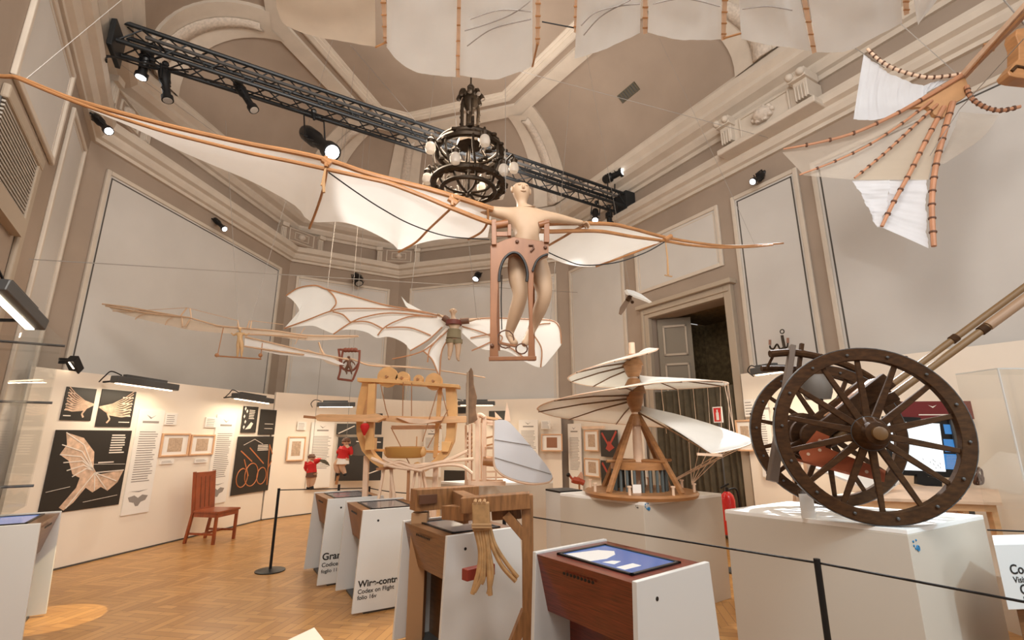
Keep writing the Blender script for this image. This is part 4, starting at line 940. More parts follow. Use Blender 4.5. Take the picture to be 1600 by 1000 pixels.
def cord(a, b, sag, lab, r=.006):
    a = V(a); b = V(b); pts = [a.lerp(b,k/14)-V((0,0,sag*math.sin(math.pi*k/14))) for k in range(15)]
    o = tag(obj('barrier_rope', MB().tube(pts, r, 6), BLACK), lab, 'rope', 'elastic barrier cords')
cord(posts[0], posts[2], .0, 'black cord from the lone left barrier post to the post behind the Grand kiosk')
cord(posts[2], posts[3], .01, 'black cord strung in front of the ornithopter stand')
cord(posts[3], posts[4], .0, 'black cord passing behind the brown beam frame')
cord(posts[4], posts[5], .0, 'long black cord crossing in front of the screw and cart plinths')
e_ = atz(1640,948,.9); cord(posts[5], e_, .0, 'black cord running from the nearest post off the right edge')
b_ = onw(1530,826,(3.72,4.0),(1,0)); cord(aty(1543,828,4.0), aty(1640,832,3.6), 0, 'short black cord at the right edge beyond the cart plinth')
# ------------------------------------------------------------------ brown beam frame with cane bundle
t = thing('beam_frame', 'brown timber frame straddling the third kiosk, holding a hanging cane bundle', 'model', tuple(V((.12,3.42,0))))
Y1 = 3.45
def B(x, y, Y=Y1): return aty(x, y, Y)
obj('post', MB().bar(V((B(824,775).x,Y1,0)), B(824,772), .075,.07), OAK, t, bevel=.004)
obj('beam', MB().bar(B(646,781,4.25), B(742,774,4.6), .14,.17), OAK, t, bevel=.004)
obj('beam', MB().bar(B(722,789,3.46), B(828,781,3.44), .12,.10), OAK, t, bevel=.004)
obj('beam', MB().bar(B(735,787,3.50), B(716,776,4.4), .10,.10), OAK, t, bevel=.004)
obj('cheek_block', MB().bar(B(700,800,3.95), B(735,802,3.72), .12,.10).bar(B(770,801,3.55), B(815,798,3.52), .10,.09), OAK, t, bevel=.004)
obj('brace', MB().bar(B(790,803,3.44), B(820,838,3.44), .05,.06), OAK, t, bevel=.003); obj('brace', MB().bar(B(703,803,4.0), B(728,812,3.8), .05,.06), OAK, t, bevel=.003)
obj('brace', MB().bar(B(822,955), V((B(800,1010).x,3.44,B(800,1010).z)), .07,.06), OAK, t, bevel=.003)
pb = B(657,800,4.3); obj('rear_post', MB().bar(V((pb.x,4.3,0)), pb, .13,.12), mat('light_brown_wood',(.42,.24,.12),.5), t, bevel=.004)
st = obj('mortise', MB().bar(B(655,781,4.17), B(682,779,4.29), .02,.07), LEATH, t)
CANE = mat('cane', (.42,.24,.10), .6, noise=.2, scale=20)
t = thing('cane_bundle', 'bundle of bent light canes bound with a strap, hanging from the brown timber beam', 'cane bundle', tuple(B(752,780,3.36)))
Yc = 3.36
obj('strap', MB().bar(B(751,785,Yc), B(753,829,Yc), .115,.06, up=(0,1,0)), CANE, t, bevel=.008)
m = MB()
for k in range(3): m.tube([B(742+k*7,786,Yc-.035), B(743+k*7,782,Yc), B(743+k*7,786,Yc+.035)], .012, 6)
obj('strap_loop', m, ROPE, t)
obj('binding', MB().tube([B(737,820,Yc-.04), B(768,820,Yc-.04)], .008, 6).tube([B(737,824,Yc-.04), B(768,824,Yc-.04)], .008, 6), ROPE, t)
for pts, r in (([(743,828),(750,860),(748,890),(738,928)],.015),([(748,828),(753,860),(752,900),(741,925)],.014),([(753,828),(757,860),(756,900),(752,912)],.014),([(757,828),(762,860),(764,900),(766,930)],.016),([(760,828),(764,860),(769,895),(763,928)],.014),([(763,825),(770,855),(785,885),(806,908)],.015),([(765,822),(773,850),(790,878),(809,902)],.013)):
    obj('cane', MB().tube(spline([B(x,y,Yc) for x,y in pts]), r, 8), CANE, t)
m = MB().box(B(748,893,3.5), (.24,.06,.07), math.radians(43)); tag(obj('red_block', m, mat('red_wood',(.26,.035,.02),.5), bevel=.004), 'small red wooden block on the side of the third kiosk, behind the canes', 'block')
# ------------------------------------------------------------------ figures
def skin_body(name, parent, nodes, edges, m_, sub=2):
    off = wloc(parent); names = list(nodes); me = bpy.data.meshes.new(name)
    me.from_pydata([tuple(V(nodes[k][0])-off) for k in names], [(names.index(a), names.index(b)) for a, b in edges], []); me.materials.append(m_)
    o = bpy.data.objects.new(name, me); C.objects.link(o); o.parent = parent
    md = o.modifiers.new('skin', 'SKIN'); md.use_smooth_shade = True; md.branch_smoothing = .4
    for i, k in enumerate(names):
        r = nodes[k][1]; r = (r,r) if not hasattr(r,'__len__') else r
        me.skin_vertices[0].data[i].radius = r; me.skin_vertices[0].data[i].use_root = (i == 0)
    s_ = o.modifiers.new('sub', 'SUBSURF'); s_.levels = sub; s_.render_levels = sub; return o
def human(name, parent, J, k, m_, face=True, look=V((0,-1,0)), hands=True):
    """J: joints in world metres, k: body scale (1 = adult)"""
    r = lambda *a: tuple(x*k for x in a) if len(a) > 1 else a[0]*k
    n = dict(pelvis=(J['pelvis'],r(.135,.10)), waist=(J['waist'],r(.12,.09)), chest=(J['chest'],r(.16,.11)), nb=(J['neck_base'],r(.085,.07)), neck=(J['neck'],r(.046)), jaw=(J['head_low'],r(.056)), cheek=(V(J['head_low']).lerp(V(J['head']),.5)+look.normalized()*.008*k,r(.082)), head=(J['head'],r(.096)), top=(J['head_top'],r(.072)))
    e = [('pelvis','waist'),('waist','chest'),('chest','nb'),('nb','neck'),('neck','jaw'),('jaw','cheek'),('cheek','head'),('head','top')]
    for s in 'lr':
        n[s+'sh'] = (J[s+'_shoulder'],r(.066)); n[s+'el'] = (J[s+'_elbow'],r(.045)); n[s+'wr'] = (J[s+'_wrist'],r(.028))
        n[s+'hip'] = (J[s+'_hip'],r(.112)); n[s+'th'] = (V(J[s+'_hip']).lerp(V(J[s+'_knee']),.5),r(.10)); n[s+'kn'] = (J[s+'_knee'],r(.068)); n[s+'ca'] = (V(J[s+'_knee']).lerp(V(J[s+'_ankle']),.35),r(.070)); n[s+'an'] = (J[s+'_ankle'],r(.040)); n[s+'to'] = (J[s+'_toe'],r(.034))
        e += [('chest',s+'sh'),(s+'sh',s+'el'),(s+'el',s+'wr'),('pelvis',s+'hip'),(s+'hip',s+'th'),(s+'th',s+'kn'),(s+'kn',s+'ca'),(s+'ca',s+'an'),(s+'an',s+'to')]
        if hands:
            w_ = V(J[s+'_wrist']); d = (w_-V(J[s+'_elbow'])).normalized(); side = d.cross(V((0,0,1))).normalized()
            n[s+'pa'] = (w_+d*.06*k, r(.034,.02)); e.append((s+'wr',s+'pa'))
    b = skin_body(name, parent, n, e, m_)
    if hands:
        for s in 'lr':
            w_ = V(J[s+'_wrist']); d = (w_-V(J[s+'_elbow'])).normalized(); side = d.cross(V((0,0,1))).normalized(); p = w_+d*.07*k
            for q, (o_, L) in enumerate(((-.03,.065),(-.01,.078),(.01,.072),(.03,.055))):
                a = p+side*o_*k; obj('finger', MB().tube([a, a+d*L*.5*k, a+d*L*.9*k-V((0,0,L*.5*k))], [.010*k,.009*k,.007*k], 7), m_, b)
            a = w_+d*.03*k+side*-.03*k; obj('thumb', MB().tube([a, a+d*.03*k-side*.02*k, a+d*.06*k-side*.022*k-V((0,0,.015*k))], [.012*k,.011*k,.008*k], 7), m_, b)
    if face:
        h = V(J['head']); look = look.normalized(); sd_ = look.cross(V((0,0,1))).normalized(); mf = MB()
        mf.ball(h+look*.088*k-V((0,0,.012*k)), (.014*k,.018*k,.024*k), 10); obj('nose', mf, m_, b)
        for q in (-1,1):
            obj('ear', MB().ball(h+sd_*q*.085*k, (.014*k,.02*k,.032*k), 10), m_, b)
            obj('eye', MB().ball(h+look*.074*k+sd_*q*.032*k+V((0,0,.012*k)), (.016*k,.012*k,.010*k), 10), m_, b)
        obj('mouth', MB().ball(h+look*.080*k-V((0,0,.050*k)), (.026*k,.012*k,.009*k), 10), m_, b)
    return b
def pj(px, Y): return {k: aty(v[0], v[1], v[2] if len(v) > 2 else Y) for k, v in px.items()}
# ------------------------------------------------------------------ large bird glider and its mannequin
GP, GD = V((-.05,3.95)), V((.912,.41)).normalized(); GN = V((-GD.y,GD.x))
def wp(x, y, c=0): q = GP+GN*c; return onw(x, y, (q.x,q.y), (GD.x,GD.y))
gl = thing('bird_glider', 'largest suspended glider, long cream bird wings on bent wooden spars with a wooden harness frame', 'glider', (-.05,3.8,2.2))
LU = [(-30,112,0),(0,119,0),(30,122,0),(80,142,0),(130,160,0),(250,193,0),(330,212,0),(400,227,0),(460,238,0),(515,251,0),(575,271,0),(640,288,0),(675,297,0),(725,312,0),(770,327,0)]
LL = [(30,123,0),(130,164,0),(250,204,0),(330,225,0),(400,242,0),(460,254,0),(515,266,0),(575,279,0),(612,288,0),(662,307,0),(705,325,0),(762,347,0),(790,352,0)]
LT = [(60,134,.05),(140,171,.2),(215,203,.35),(275,233,.45),(330,257,.55),(400,287,.65),(462,322,.75),(485,346,.8),(535,347,.8),(575,360,.85),(612,380,.9),(625,391,.9),(650,382,.85),(687,374,.75),(735,372,.6),(762,371,.5)]
P3 = lambda L: [wp(*p) for p in L]
s1 = spline(P3(LU)); s2 = spline(P3(LL)); s3 = spline(P3(LT), 5)
n1 = [.010]*len(s1); 
lw = sub(gl, 'left_wing', wp(500,260))
obj('membrane', MB().ribbon(spline(P3(LU[2:])), s3, 60, 8, .03, (0,0,1)), CLOTH, lw)
obj('spar', MB().tube(s1, [.012+.014*i/len(s1) for i in range(len(s1))], 8), PEAR, lw); obj('spar', MB().tube([p+V((0,-.03,-.012)) for p in s2], [.010+.014*i/len(s2) for i in range(len(s2))], 8), PEAR, lw)
for pts in ([(514,252,0),(508,290,.2),(497,325,.55),(485,356,.8)],[(722,308,0),(705,325,.1),(672,356,.5),(650,378,.75),(623,393,.9)],[(762,322,0),(762,345,.1),(752,362,.3),(732,373,.5)]):
    obj('rib', MB().tube([p+V((0,-.02,-.015)) for p in spline(P3(pts))], .011, 7), PEAR, lw)
for x, y in ((514,259),(708,318)): obj('lashing', MB().tube([wp(x-6,y-4)+V((0,-.05,0)), wp(x+6,y+4)+V((0,-.05,0))], .028, 8).tube([wp(x,y-8)+V((0,-.06,0)), wp(x,y+8)+V((0,-.06,0))], .015, 6), PEAR, lw)
obj('pull_cord', MB().tube(spline([p+V((0,-.06,-.02)) for p in P3([(518,272,0),(560,302,.1),(600,328,.2),(645,352,.3),(700,370,.3),(765,375,.1)])]), .006, 6), BLACK, lw)
obj('hanging_rope', MB().tube([wp(512,270)+V((0,-.05,0)), wp(509,288)+V((0,-.05,0)), wp(510,306)+V((0,-.05,0))], [.008,.014,.011], 6).tube([wp(513,268)+V((0,-.05,0)), wp(506,295)+V((0,-.05,0))], .007, 6), ROPE, lw)
RU = [(800,345,0),(837,350,0),(880,349,0),(950,350,0),(987,357,0),(1040,371,0),(1100,381,0),(1150,385,0),(1200,382,0),(1224,380,0)]
RL = [(835,360,0),(857,362,0),(900,361,0),(940,362,0),(987,370,0),(1040,377,0),(1075,383,0),(1125,387,0),(1170,386,0),(1205,383,0)]
RT = [(838,400,.5),(857,402,.5),(880,411,.6),(905,416,.7),(932,416,.75),(960,404,.55),(1000,389,.3),(1040,379,.1),(1100,385,.03),(1190,383,0)]
rw = sub(gl, 'right_wing', wp(950,370))
obj('membrane', MB().ribbon(spline(P3(RU)), spline(P3(RT),5), 50, 8, .03, (0,0,1)), CLOTH, rw)
a = spline(P3(RU)); obj('spar', MB().tube(a, [.026-.016*i/len(a) for i in range(len(a))], 8), PEAR, rw); a = spline(P3(RL)); obj('spar', MB().tube([p+V((0,-.03,-.012)) for p in a], [.024-.014*i/len(a) for i in range(len(a))], 8), PEAR, rw)
for pts in ([(918,351,0),(900,358,.0),(880,370,.1),(857,383,.15)],[(1044,371,0),(1020,382,.25),(980,398,.5),(930,416,.75)]): obj('rib', MB().tube([p+V((0,-.03,-.015)) for p in spline(P3(pts))], .012, 7), PEAR, rw)
obj('lashing', MB().tube([wp(1036,378)+V((0,-.05,0)), wp(1046,372)+V((0,-.05,0))], .026, 8), PEAR, rw)
obj('pull_cord', MB().tube(spline([p+V((0,-.05,0)) for p in P3([(857,398,0),(880,408,.1),(910,417,.2),(960,413,.2),(1005,398,.1),(1036,381,0)])]), .006, 6), BLACK, rw)
obj('hanging_rope', MB().tube([wp(1038,380)+V((0,-.04,0)), wp(1041,405)+V((0,-.04,0)), wp(1042,432)+V((0,-.04,0))], [.006,.009,.012], 6).tube([wp(1037,432)+V((0,-.04,0)), wp(1048,434)+V((0,-.04,0))], .008, 6), ROPE, rw)
YF = 3.76
F_ = lambda L, Y=YF: [aty(x,y,Y) for x, y in L]
hf = sub(gl, 'harness_frame', aty(800,450,3.85))
HARN = mat('harness_wood', (.25,.10,.038), .4, noise=.12, scale=5, stretch=(3,3,1))
obj('front_plate', MB().prism(F_([(766,384),(790,374),(803,370),(830,374),(857,379),(857,397),(846,401),(838,410),(834,425),(832,500),(837,562),(825,562),(827,500),(824,428),(820,411),(812,399),(803,395),(792,398),(784,408),(779,428),(776,500),(779,562),(765,562),(766,480)]), (0,.08,0)), HARN, hf, bevel=.004)
obj('arch_trim', MB().tube(spline(F_([(780,440),(781,424),(786,408),(794,398),(803,394.5),(812,398),(820,410),(824,426),(823,440)], YF-.01)), .012, 6), BLACK, hf)
obj('arch_trim', MB().tube(spline(F_([(832,424),(838,409),(846,401),(856,397)], YF-.01)), .010, 6), BLACK, hf)
obj('upper_rail', MB().bar(*F_([(772,345),(772,384)]), .04, .06).bar(*F_([(796,370),(796,352)]), .03,.05).bar(*F_([(770,366),(796,366)]), .02,.04), HARN, hf, bevel=.003)
obj('upper_rail', MB().bar(*F_([(854,345),(854,380)]), .045, .05), HARN, hf, bevel=.003)
obj('shoulder_clamp', MB().tube(F_([(774,352),(794,349)]), .035, 10), HARN, hf); obj('shoulder_clamp', MB().tube(F_([(842,352),(858,348)]), .03, 10), HARN, hf)
obj('bottom_rail', MB().bar(*F_([(764,561),(838,560)], YF+.02), .05, .03), HARN, hf, bevel=.003)
obj('rear_post', MB().bar(aty(775,380,4.2), aty(778,548,4.2), .04, .04), HARN, hf); obj('rear_post', MB().bar(aty(832,382,4.2), aty(832,548,4.2), .04,.04), HARN, hf)
obj('side_board', MB().prism([aty(767,384,YF+.04), aty(774,380,4.2), aty(774,428,4.2), aty(767,432,YF+.04)], (.02,0,0)), HARN, hf); obj('side_board', MB().prism([aty(856,380,YF+.04), aty(846,376,4.2), aty(846,395,4.2), aty(856,398,YF+.04)], (-.02,0,0)), HARN, hf)
m = MB(); [m.lathe([(.012,0),(.016,.01),(.010,.02)], aty(x,y,YF), (0,-1,0), 10) for x, y in ((808,378),(852,387),(769,540),(770,378))]; obj('bolt', m, LEATH, hf)
obj('latch', MB().tube(F_([(826,383),(833,383),(834,388),(829,393)], YF-.01), .008, 6), LEATH, hf)
m = MB().tube(spline([aty(x,y,Y) for x,y,Y in ((784,430,3.8),(783,470,3.8),(784,515,3.8))]), .005, 5); obj('pedal_cord', m, BLACK, hf)
obj('stirrup', MB().tube([aty(815+9*math.cos(q*.52), 545+8*math.sin(q*.52), 3.82) for q in range(12)], .006, 6, True), LEATH, hf)
obj('stirrup', MB().tube([aty(790+13*math.cos(q*.52), 530+14*math.sin(q*.52), 3.95) for q in range(12)], .006, 6, True), LEATH, hf)
obj('pedal', MB().bar(aty(780,536,3.8), aty(806,541,3.8), .05,.015), HARN, hf)
mq = thing('mannequin', 'life-size bald beige mannequin standing with spread arms in the largest glider', 'mannequin', tuple(aty(812,400,3.95)))
Jm = pj(dict(pelvis=(823,392), waist=(824,370), chest=(822,347), neck_base=(817,330), neck=(815,321), head_low=(815,313), head=(814,298), head_top=(814,287),
  l_shoulder=(794,334), l_elbow=(760,329), l_wrist=(728,318), r_shoulder=(849,338), r_elbow=(876,342,4.05), r_wrist=(902,347,4.15),
  l_hip=(805,404,4.0), l_knee=(814,462,3.93), l_ankle=(795,522,4.05), l_toe=(806,540,3.95), r_hip=(840,404,4.03), r_knee=(852,462,3.99), r_ankle=(831,515,4.15), r_toe=(818,541,4.05)), 3.97)
human('body', mq, Jm, 1.0, SKIN, look=V((.25,-1,.1)))
m = MB()
for a, b in ((aty(790,300,4.1), V((-.1,5.2,8.9))), (wp(40,124), V((-2.3,4.2,8.6))), (wp(1180,384), V((2.2,6.6,8.8)))): m.tube([a,b], .0025, 4)
obj('suspension_wire', m, WIRE, gl)
# ------------------------------------------------------------------ bat glider with figure
YB = 7.2
bg = thing('bat_glider', 'white scalloped bat wing glider with curved ribs hanging over the ornithopter', 'glider', tuple(aty(705,520,YB)))
b2 = lambda L, dy=0: [aty(p[0],p[1],YB+(p[2] if len(p)>2 else 0)+dy) for p in L]
lead = [(447,462),(466,450),(492,446),(511,452),(550,462),(599,476),(638,483),(670,489),(700,497)]
trail = [(447,462),(458,470),(468,486),(461,502),(444,513),(466,510),(489,509),(505,515),(521,521),(533,516),(546,515),(560,516),(575,520),(589,528),(605,526),(620,530),(634,538),(643,547),(668,531),(690,512),(700,505)]
def fillpoly(pts3): return MB().add(pts3, [tuple(range(len(pts3)))])
def sheet_between(name, A, B, par, m_=CLOTH, n=40, sag=.05, mm=5): return obj(name, MB().ribbon(spline(A,5), spline(B,5), n, mm, sag, (0,1,0)), m_, par)
BAT = mat('bat_wing_cloth', (.92,.93,.90), .9, noise=.03, scale=3, trans=.3)
lw2 = sub(bg, 'left_wing', b2([(580,500)])[0])
sheet_between('membrane', b2(lead), b2(trail), lw2, BAT, 70)
tl_a = [(697,512),(672,535),(650,550),(613,561)]; tl_b = [(705,515),(690,545),(687,570),(686,588)]
sheet_between('tail_membrane', b2([(697,512),(680,530),(661,547),(662,550),(675,562),(686,587)]), b2([(708,514),(700,530),(690,548),(686,560),(686,570),(686,588)]), lw2, BAT, 24)
RIBM = mat('bent_cane_rib', (.42,.20,.09), .45)
for L in (lead, [(700,495),(627,484),(542,482),(514,487),(480,500),(444,513)], [(511,452),(521,462),(525,474),(516,486)], [(683,495),(613,489),(571,495),(548,504),(521,522)], [(520,487),(536,492),(548,504)], [(677,495),(644,494),(616,503),(599,513),(590,524)], [(548,503),(575,503),(599,514)], [(691,511),(669,531),(641,548)], [(603,512),(640,512),(673,524)], [(700,516),(661,548),(613,561)], [(661,548),(675,562),(686,588)], [(690,524),(672,545),(668,566)], [(700,530),(690,550),(687,588)]):
    obj('rib', MB().tube(spline(b2(L, -.03)), .011, 6), RIBM, lw2)
obj('shoulder_fin', MB().add(b2([(627,463),(636,473),(660,486),(690,492),(640,484),(634,478)]), [(0,1,2,3,4,5)]), BAT, lw2, solid=.006)
rw2 = sub(bg, 'right_wing', b2([(800,520)])[0])
sheet_between('membrane', b2([(722,500),(770,497),(830,499),(860,500),(874,508),(877,537)]), b2([(722,520),(752,545),(790,548),(820,565),(845,574),(860,560),(876,540)]), rw2, BAT, 40)
for L in ([(715,500),(770,497),(830,499),(862,501),(874,512),(877,537)], [(722,510),(760,522),(800,545),(820,560)], [(770,548),(785,528),(770,522),(735,528)], [(820,540),(838,510),(860,505)], [(845,574),(846,545),(835,525)], [(737,548),(765,535),(780,525)]): obj('rib', MB().tube(spline(b2(L, -.03)), .011, 6), RIBM, rw2)
bf = thing('mannequin', 'smaller mannequin with dark harness and shorts hanging under the white bat wing glider', 'mannequin', tuple(b2([(708,515)])[0]))
Jb = pj(dict(pelvis=(709,525), waist=(710,515), chest=(709,505), neck_base=(709,498), neck=(708,495), head_low=(708,491), head=(708,486), head_top=(708,482), l_shoulder=(700,501), l_elbow=(693,496), l_wrist=(690,494), r_shoulder=(719,502), r_elbow=(733,501), r_wrist=(742,499), l_hip=(704,530), l_knee=(704,544), l_ankle=(702,558), l_toe=(702,561,YB-.28), r_hip=(715,531), r_knee=(716,545), r_ankle=(715,560), r_toe=(717,563,YB-.28)), YB-.15)
bd = human('body', bf, Jb, .62, SKIN, look=V((.3,-1,.2)), hands=True)
obj('shorts', MB().tube([Jb['waist'], Jb['pelvis']-V((0,0,.04))], [.10,.115], 12).tube([Jb['l_hip'], V(Jb['l_hip']).lerp(Jb['l_knee'],.45)], [.075,.07], 10).tube([Jb['r_hip'], V(Jb['r_hip']).lerp(Jb['r_knee'],.45)], [.075,.07], 10), mat('olive_shorts',(.20,.16,.09),.8), bf)
obj('chest_strap', MB().tube([V(Jb['chest'])-V((0,0,.03)), V(Jb['chest'])+V((0,0,.04))], [.125,.12], 14), mat('dark_red_leather',(.14,.03,.02),.6), bf)
obj('arm_strap', MB().tube([Jb['l_shoulder'], Jb['l_elbow']], .05, 10).tube([Jb['r_shoulder'], Jb['r_elbow']], .05, 10), LEATH, bf)
m = MB()
for a, b in ((b2([(640,480)])[0], V((-1.6,8.4,8.9))), (b2([(745,498)])[0], V((-1.2,6.9,8.9))), (b2([(511,452)])[0], V((-3.2,8.2,8.9))), (b2([(860,500)])[0], V((1.2,8.4,8.5)))): m.tube([a,b], .004, 4)
obj('suspension_wire', m, WIRE, bg)
# ------------------------------------------------------------------ small pale glider, left
YS = 6.6
sg = thing('wire_braced_glider', 'slender pale model glider with a tiny figure, hung in front of the left wall', 'glider', tuple(aty(375,530,YS)))
s2_ = lambda L, dy=0: [aty(p[0],p[1],YS+(p[2] if len(p)>2 else 0)+dy) for p in L]
w1 = sub(sg, 'wing', s2_([(260,495)])[0])
sheet_between('membrane', s2_([(165,476),(215,484),(275,493),(330,508),(372,514)]), s2_([(176,485),(215,497),(262,508),(300,516),(368,522)]), w1, GAUZE, 30, .02)
sheet_between('membrane', s2_([(378,514),(430,517),(480,524),(540,524),(562,526)]), s2_([(380,522),(430,526),(480,532),(530,530),(560,527)]), w1, GAUZE, 30, .02)
sheet_between('tail_membrane', s2_([(383,524),(420,535),(470,547),(510,556),(540,570)]), s2_([(382,541),(430,553),(460,556),(500,560),(530,570)]), w1, CLOTH, 30, .02)
for L in ([(160,475),(200,480),(240,487),(280,494),(295,496)], [(165,478),(230,489),(285,495)], [(295,496),(330,506),(350,510),(430,517),(480,524),(560,525)], [(375,522),(430,524),(480,527)], [(383,526),(430,537),(480,549),(545,562)], [(382,541),(430,548),(475,554)]): obj('spar', MB().tube(spline(s2_(L,-.02)), .011, 6), mat('pale_spar',(.62,.42,.27),.5) if 'pale_spar' not in bpy.data.materials else bpy.data.materials['pale_spar'], w1)
PSP = bpy.data.materials['pale_spar']
for L in ([(213,484),(205,487),(176,486)], [(230,490),(218,493),(211,499)], [(270,496),(262,500),(258,508)], [(476,512),(466,528),(461,538)]): obj('rib', MB().tube(spline(s2_(L,-.02)), .007, 5), PSP, w1)
for L in ([(282,494),(292,481),(297,482),(299,497)], [(284,497),(285,510),(290,510),(297,498)], [(371,512),(372,501),(373,512)], [(386,513),(390,501),(393,502),(391,514)]): obj('strut', MB().tube(s2_(L,-.04), .010, 6), PSP, w1)
obj('bracing_wire', MB().tube(s2_([(200,486),(292,481)]), .004, 4).tube(s2_([(297,482),(372,501)]), .004, 4).tube(s2_([(392,501),(443,507)]), .004, 4), PSP, w1)
tr = sub(sg, 'trapeze', s2_([(375,558)])[0]); obj('bar', MB().tube(s2_([(336,556),(408,561)]), .010, 6), RIBM, tr); obj('stay', MB().tube(s2_([(349,512),(340,555)]), .006, 5), RIBM, tr); obj('stay', MB().tube(s2_([(410,536),(407,560)]), .006, 5), RIBM, tr)
for x in (339,407): obj('end_block', MB().ball(s2_([(x,555)])[0], .03, 8), RIBM, tr)
sf = thing('figurine', 'tiny pale figurine standing on the trapeze of the slender model glider', 'figurine', tuple(s2_([(375,535)])[0]))
Js = pj(dict(pelvis=(375,532), waist=(375,528), chest=(375,523), neck_base=(375,519), neck=(375,518), head_low=(375,516), head=(375,513), head_top=(375,511), l_shoulder=(370,521), l_elbow=(365,524), l_wrist=(361,520), r_shoulder=(380,521), r_elbow=(386,524), r_wrist=(390,520), l_hip=(373,536), l_knee=(372,545), l_ankle=(371,556), l_toe=(370,558), r_hip=(377,536), r_knee=(378,545), r_ankle=(377,556), r_toe=(378,558)), YS-.02)
human('body', sf, Js, .30, mat('ochre_figure',(.62,.40,.20),.6), face=False, hands=False)
m = MB(); m.tube([s2_([(392,501)])[0], V((-3.0,6.8,8.6))], .003, 4).tube([s2_([(372,501)])[0], V((-4.4,6.4,6.3))], .003, 4); obj('suspension_wire', m, WIRE, sg)
# ------------------------------------------------------------------ small cage flyer
YC_ = 7.6
cg = thing('cage_flyer_model', 'small reddish cage shaped flyer model with long thin wings, left above the ornithopter', 'model', tuple(aty(545,565,YC_)))
c2 = lambda L, dy=0: [aty(p[0],p[1],YC_+dy) for p in L]
RB = mat('reddish_wood', (.20,.055,.03), .5)
for L in ([(529,545),(532,575),(528,592)], [(562,547),(560,570),(551,594)], [(531,546),(562,549)], [(528,592),(551,595)], [(536,547),(533,570),(540,578),(552,578),(560,568)]): obj('strut', MB().tube(spline(c2(L)), .018, 6), RB, cg)
for x in (540,545,550,555): obj('roller', MB().lathe([(.03,-.03),(.04,0),(.03,.03)], c2([(x,547)])[0], (1,0,0), 10), RB, cg)
wg = sub(cg, 'wing', c2([(600,575)])[0]); obj('spar', MB().tube(spline(c2([(498,535),(505,552),(520,563),(545,560),(575,570),(610,573)],.03)), .014, 6), PSP, wg); obj('spar', MB().tube(spline(c2([(480,547),(510,558),(530,560)],.05)), .012, 6), PSP, wg); obj('spar', MB().tube(spline(c2([(610,572),(680,578),(758,590)],.03)), .010, 6), PSP, wg)
obj('membrane', MB().add(c2([(500,540),(508,553),(528,562),(534,574),(512,568),(498,558)],.04), [tuple(range(6))]), GAUZE, wg, solid=.004); obj('membrane', MB().add(c2([(562,564),(610,571),(670,573),(610,575)],.04), [(0,1,2,3)]), GAUZE, wg, solid=.004)
fg = thing('figurine', 'tiny dark figurine seated inside the reddish cage flyer model', 'figurine', tuple(c2([(545,565)])[0]))
Jf = pj(dict(pelvis=(545,572), waist=(545,568), chest=(545,564), neck_base=(545,561), neck=(545,560.5), head_low=(545,559.5), head=(545,558), head_top=(545,556), l_shoulder=(541,563), l_elbow=(537,567), l_wrist=(536,572), r_shoulder=(549,563), r_elbow=(553,567), r_wrist=(555,571), l_hip=(543,573), l_knee=(540,578), l_ankle=(542,583), l_toe=(541,585), r_hip=(547,573), r_knee=(549,578), r_ankle=(549,583), r_toe=(550,585)), YC_-.05)
human('body', fg, Jf, .28, LEATH, face=False, hands=False)
m = MB().tube([c2([(545,547)])[0], V((-2.9,8.2,8.9))], .003, 4); obj('suspension_wire', m, WIRE, cg)
# ------------------------------------------------------------------ wooden bird
t = thing('bird_model', 'small wooden bird model with white wings in flight beside the doorway', 'model', tuple(aty(985,470,5.6)))
b3 = lambda L, Y=5.6: [aty(x,y,Y) for x,y in L]
obj('body', MB().tube(spline(b3([(990,459),(984,464),(980,470)])), [.02]*8+[.028]*8+[.02], 10), DARKW, t)
obj('tail_wing', MB().prism(b3([(983,462),(976,470),(969,480),(967,490),(971,492),(977,484),(981,476),(988,468)]), (0,.015,0)), mat('bird_brown',(.17,.09,.04),.5), t)
obj('wing', MB().prism(b3([(979,452),(990,454),(1003,460),(1019,472),(1004,466),(995,463),(982,458)], 5.5), (0,.12,.02)), CLOTH, t); obj('head', MB().ball(b3([(988,472)])[0], .022, 8), DARKW, t)
m = MB().tube([b3([(985,455)])[0], V((1.0,6.2,8.6))], .002, 4); obj('suspension_wire', m, WIRE, t)
# ------------------------------------------------------------------ large ornithopter on its stand
YO = 5.9
o2 = lambda x, y, d=0: aty(x, y, YO+d)
oc = o2(640,700); t = thing('ornithopter', 'pale wooden ornithopter with pulleys, hull-shaped frame and crossing wing beam, on a stand', 'model', (oc.x,YO,0)); OW = mat('golden_pine', (.72,.42,.17), .45, noise=.12, scale=6)
def brace(name, pts, w_, h_, m_=OW, par=None, bev=.004, d=0):
    m = MB(); P_ = [o2(*(p if len(p) == 3 else (p[0],p[1],d))) for p in pts]
    for a, b in zip(P_, P_[1:]): m.bar(a, b, w_, h_, up=(0,1,0))
    return obj(name, m, m_, par or t, bevel=bev)
def slab(name, pts, th, m_=OW, d=0): return obj(name, MB().prism([o2(x,y,d) for x,y in pts], (0,th,0)), m_, t, bevel=.004)
slab('top_plank', [(558,590),(620,593),(717,601),(717,606),(620,599),(558,596)], .22, d=-.1)
for x, y, r in ((603,588,.125),(627,590,.085),(652,592,.06),(676,595,.105)):
    p = o2(x,y,-.1); pu = obj('pulley', MB().lathe([(r,-.03),(r*.85,-.01),(r*.85,.01),(r,.03)], p+V((0,.1,0)), (0,1,0), 24), OW, t); obj('axle', MB().tube([p+V((0,0,0)), p+V((0,.2,0))], .015, 8), RIBM, pu)
    obj('pulley_block', MB().box(p+V((0,.1,-.03)), (r*1.6,.12,.05)), OW, t, bevel=.004)
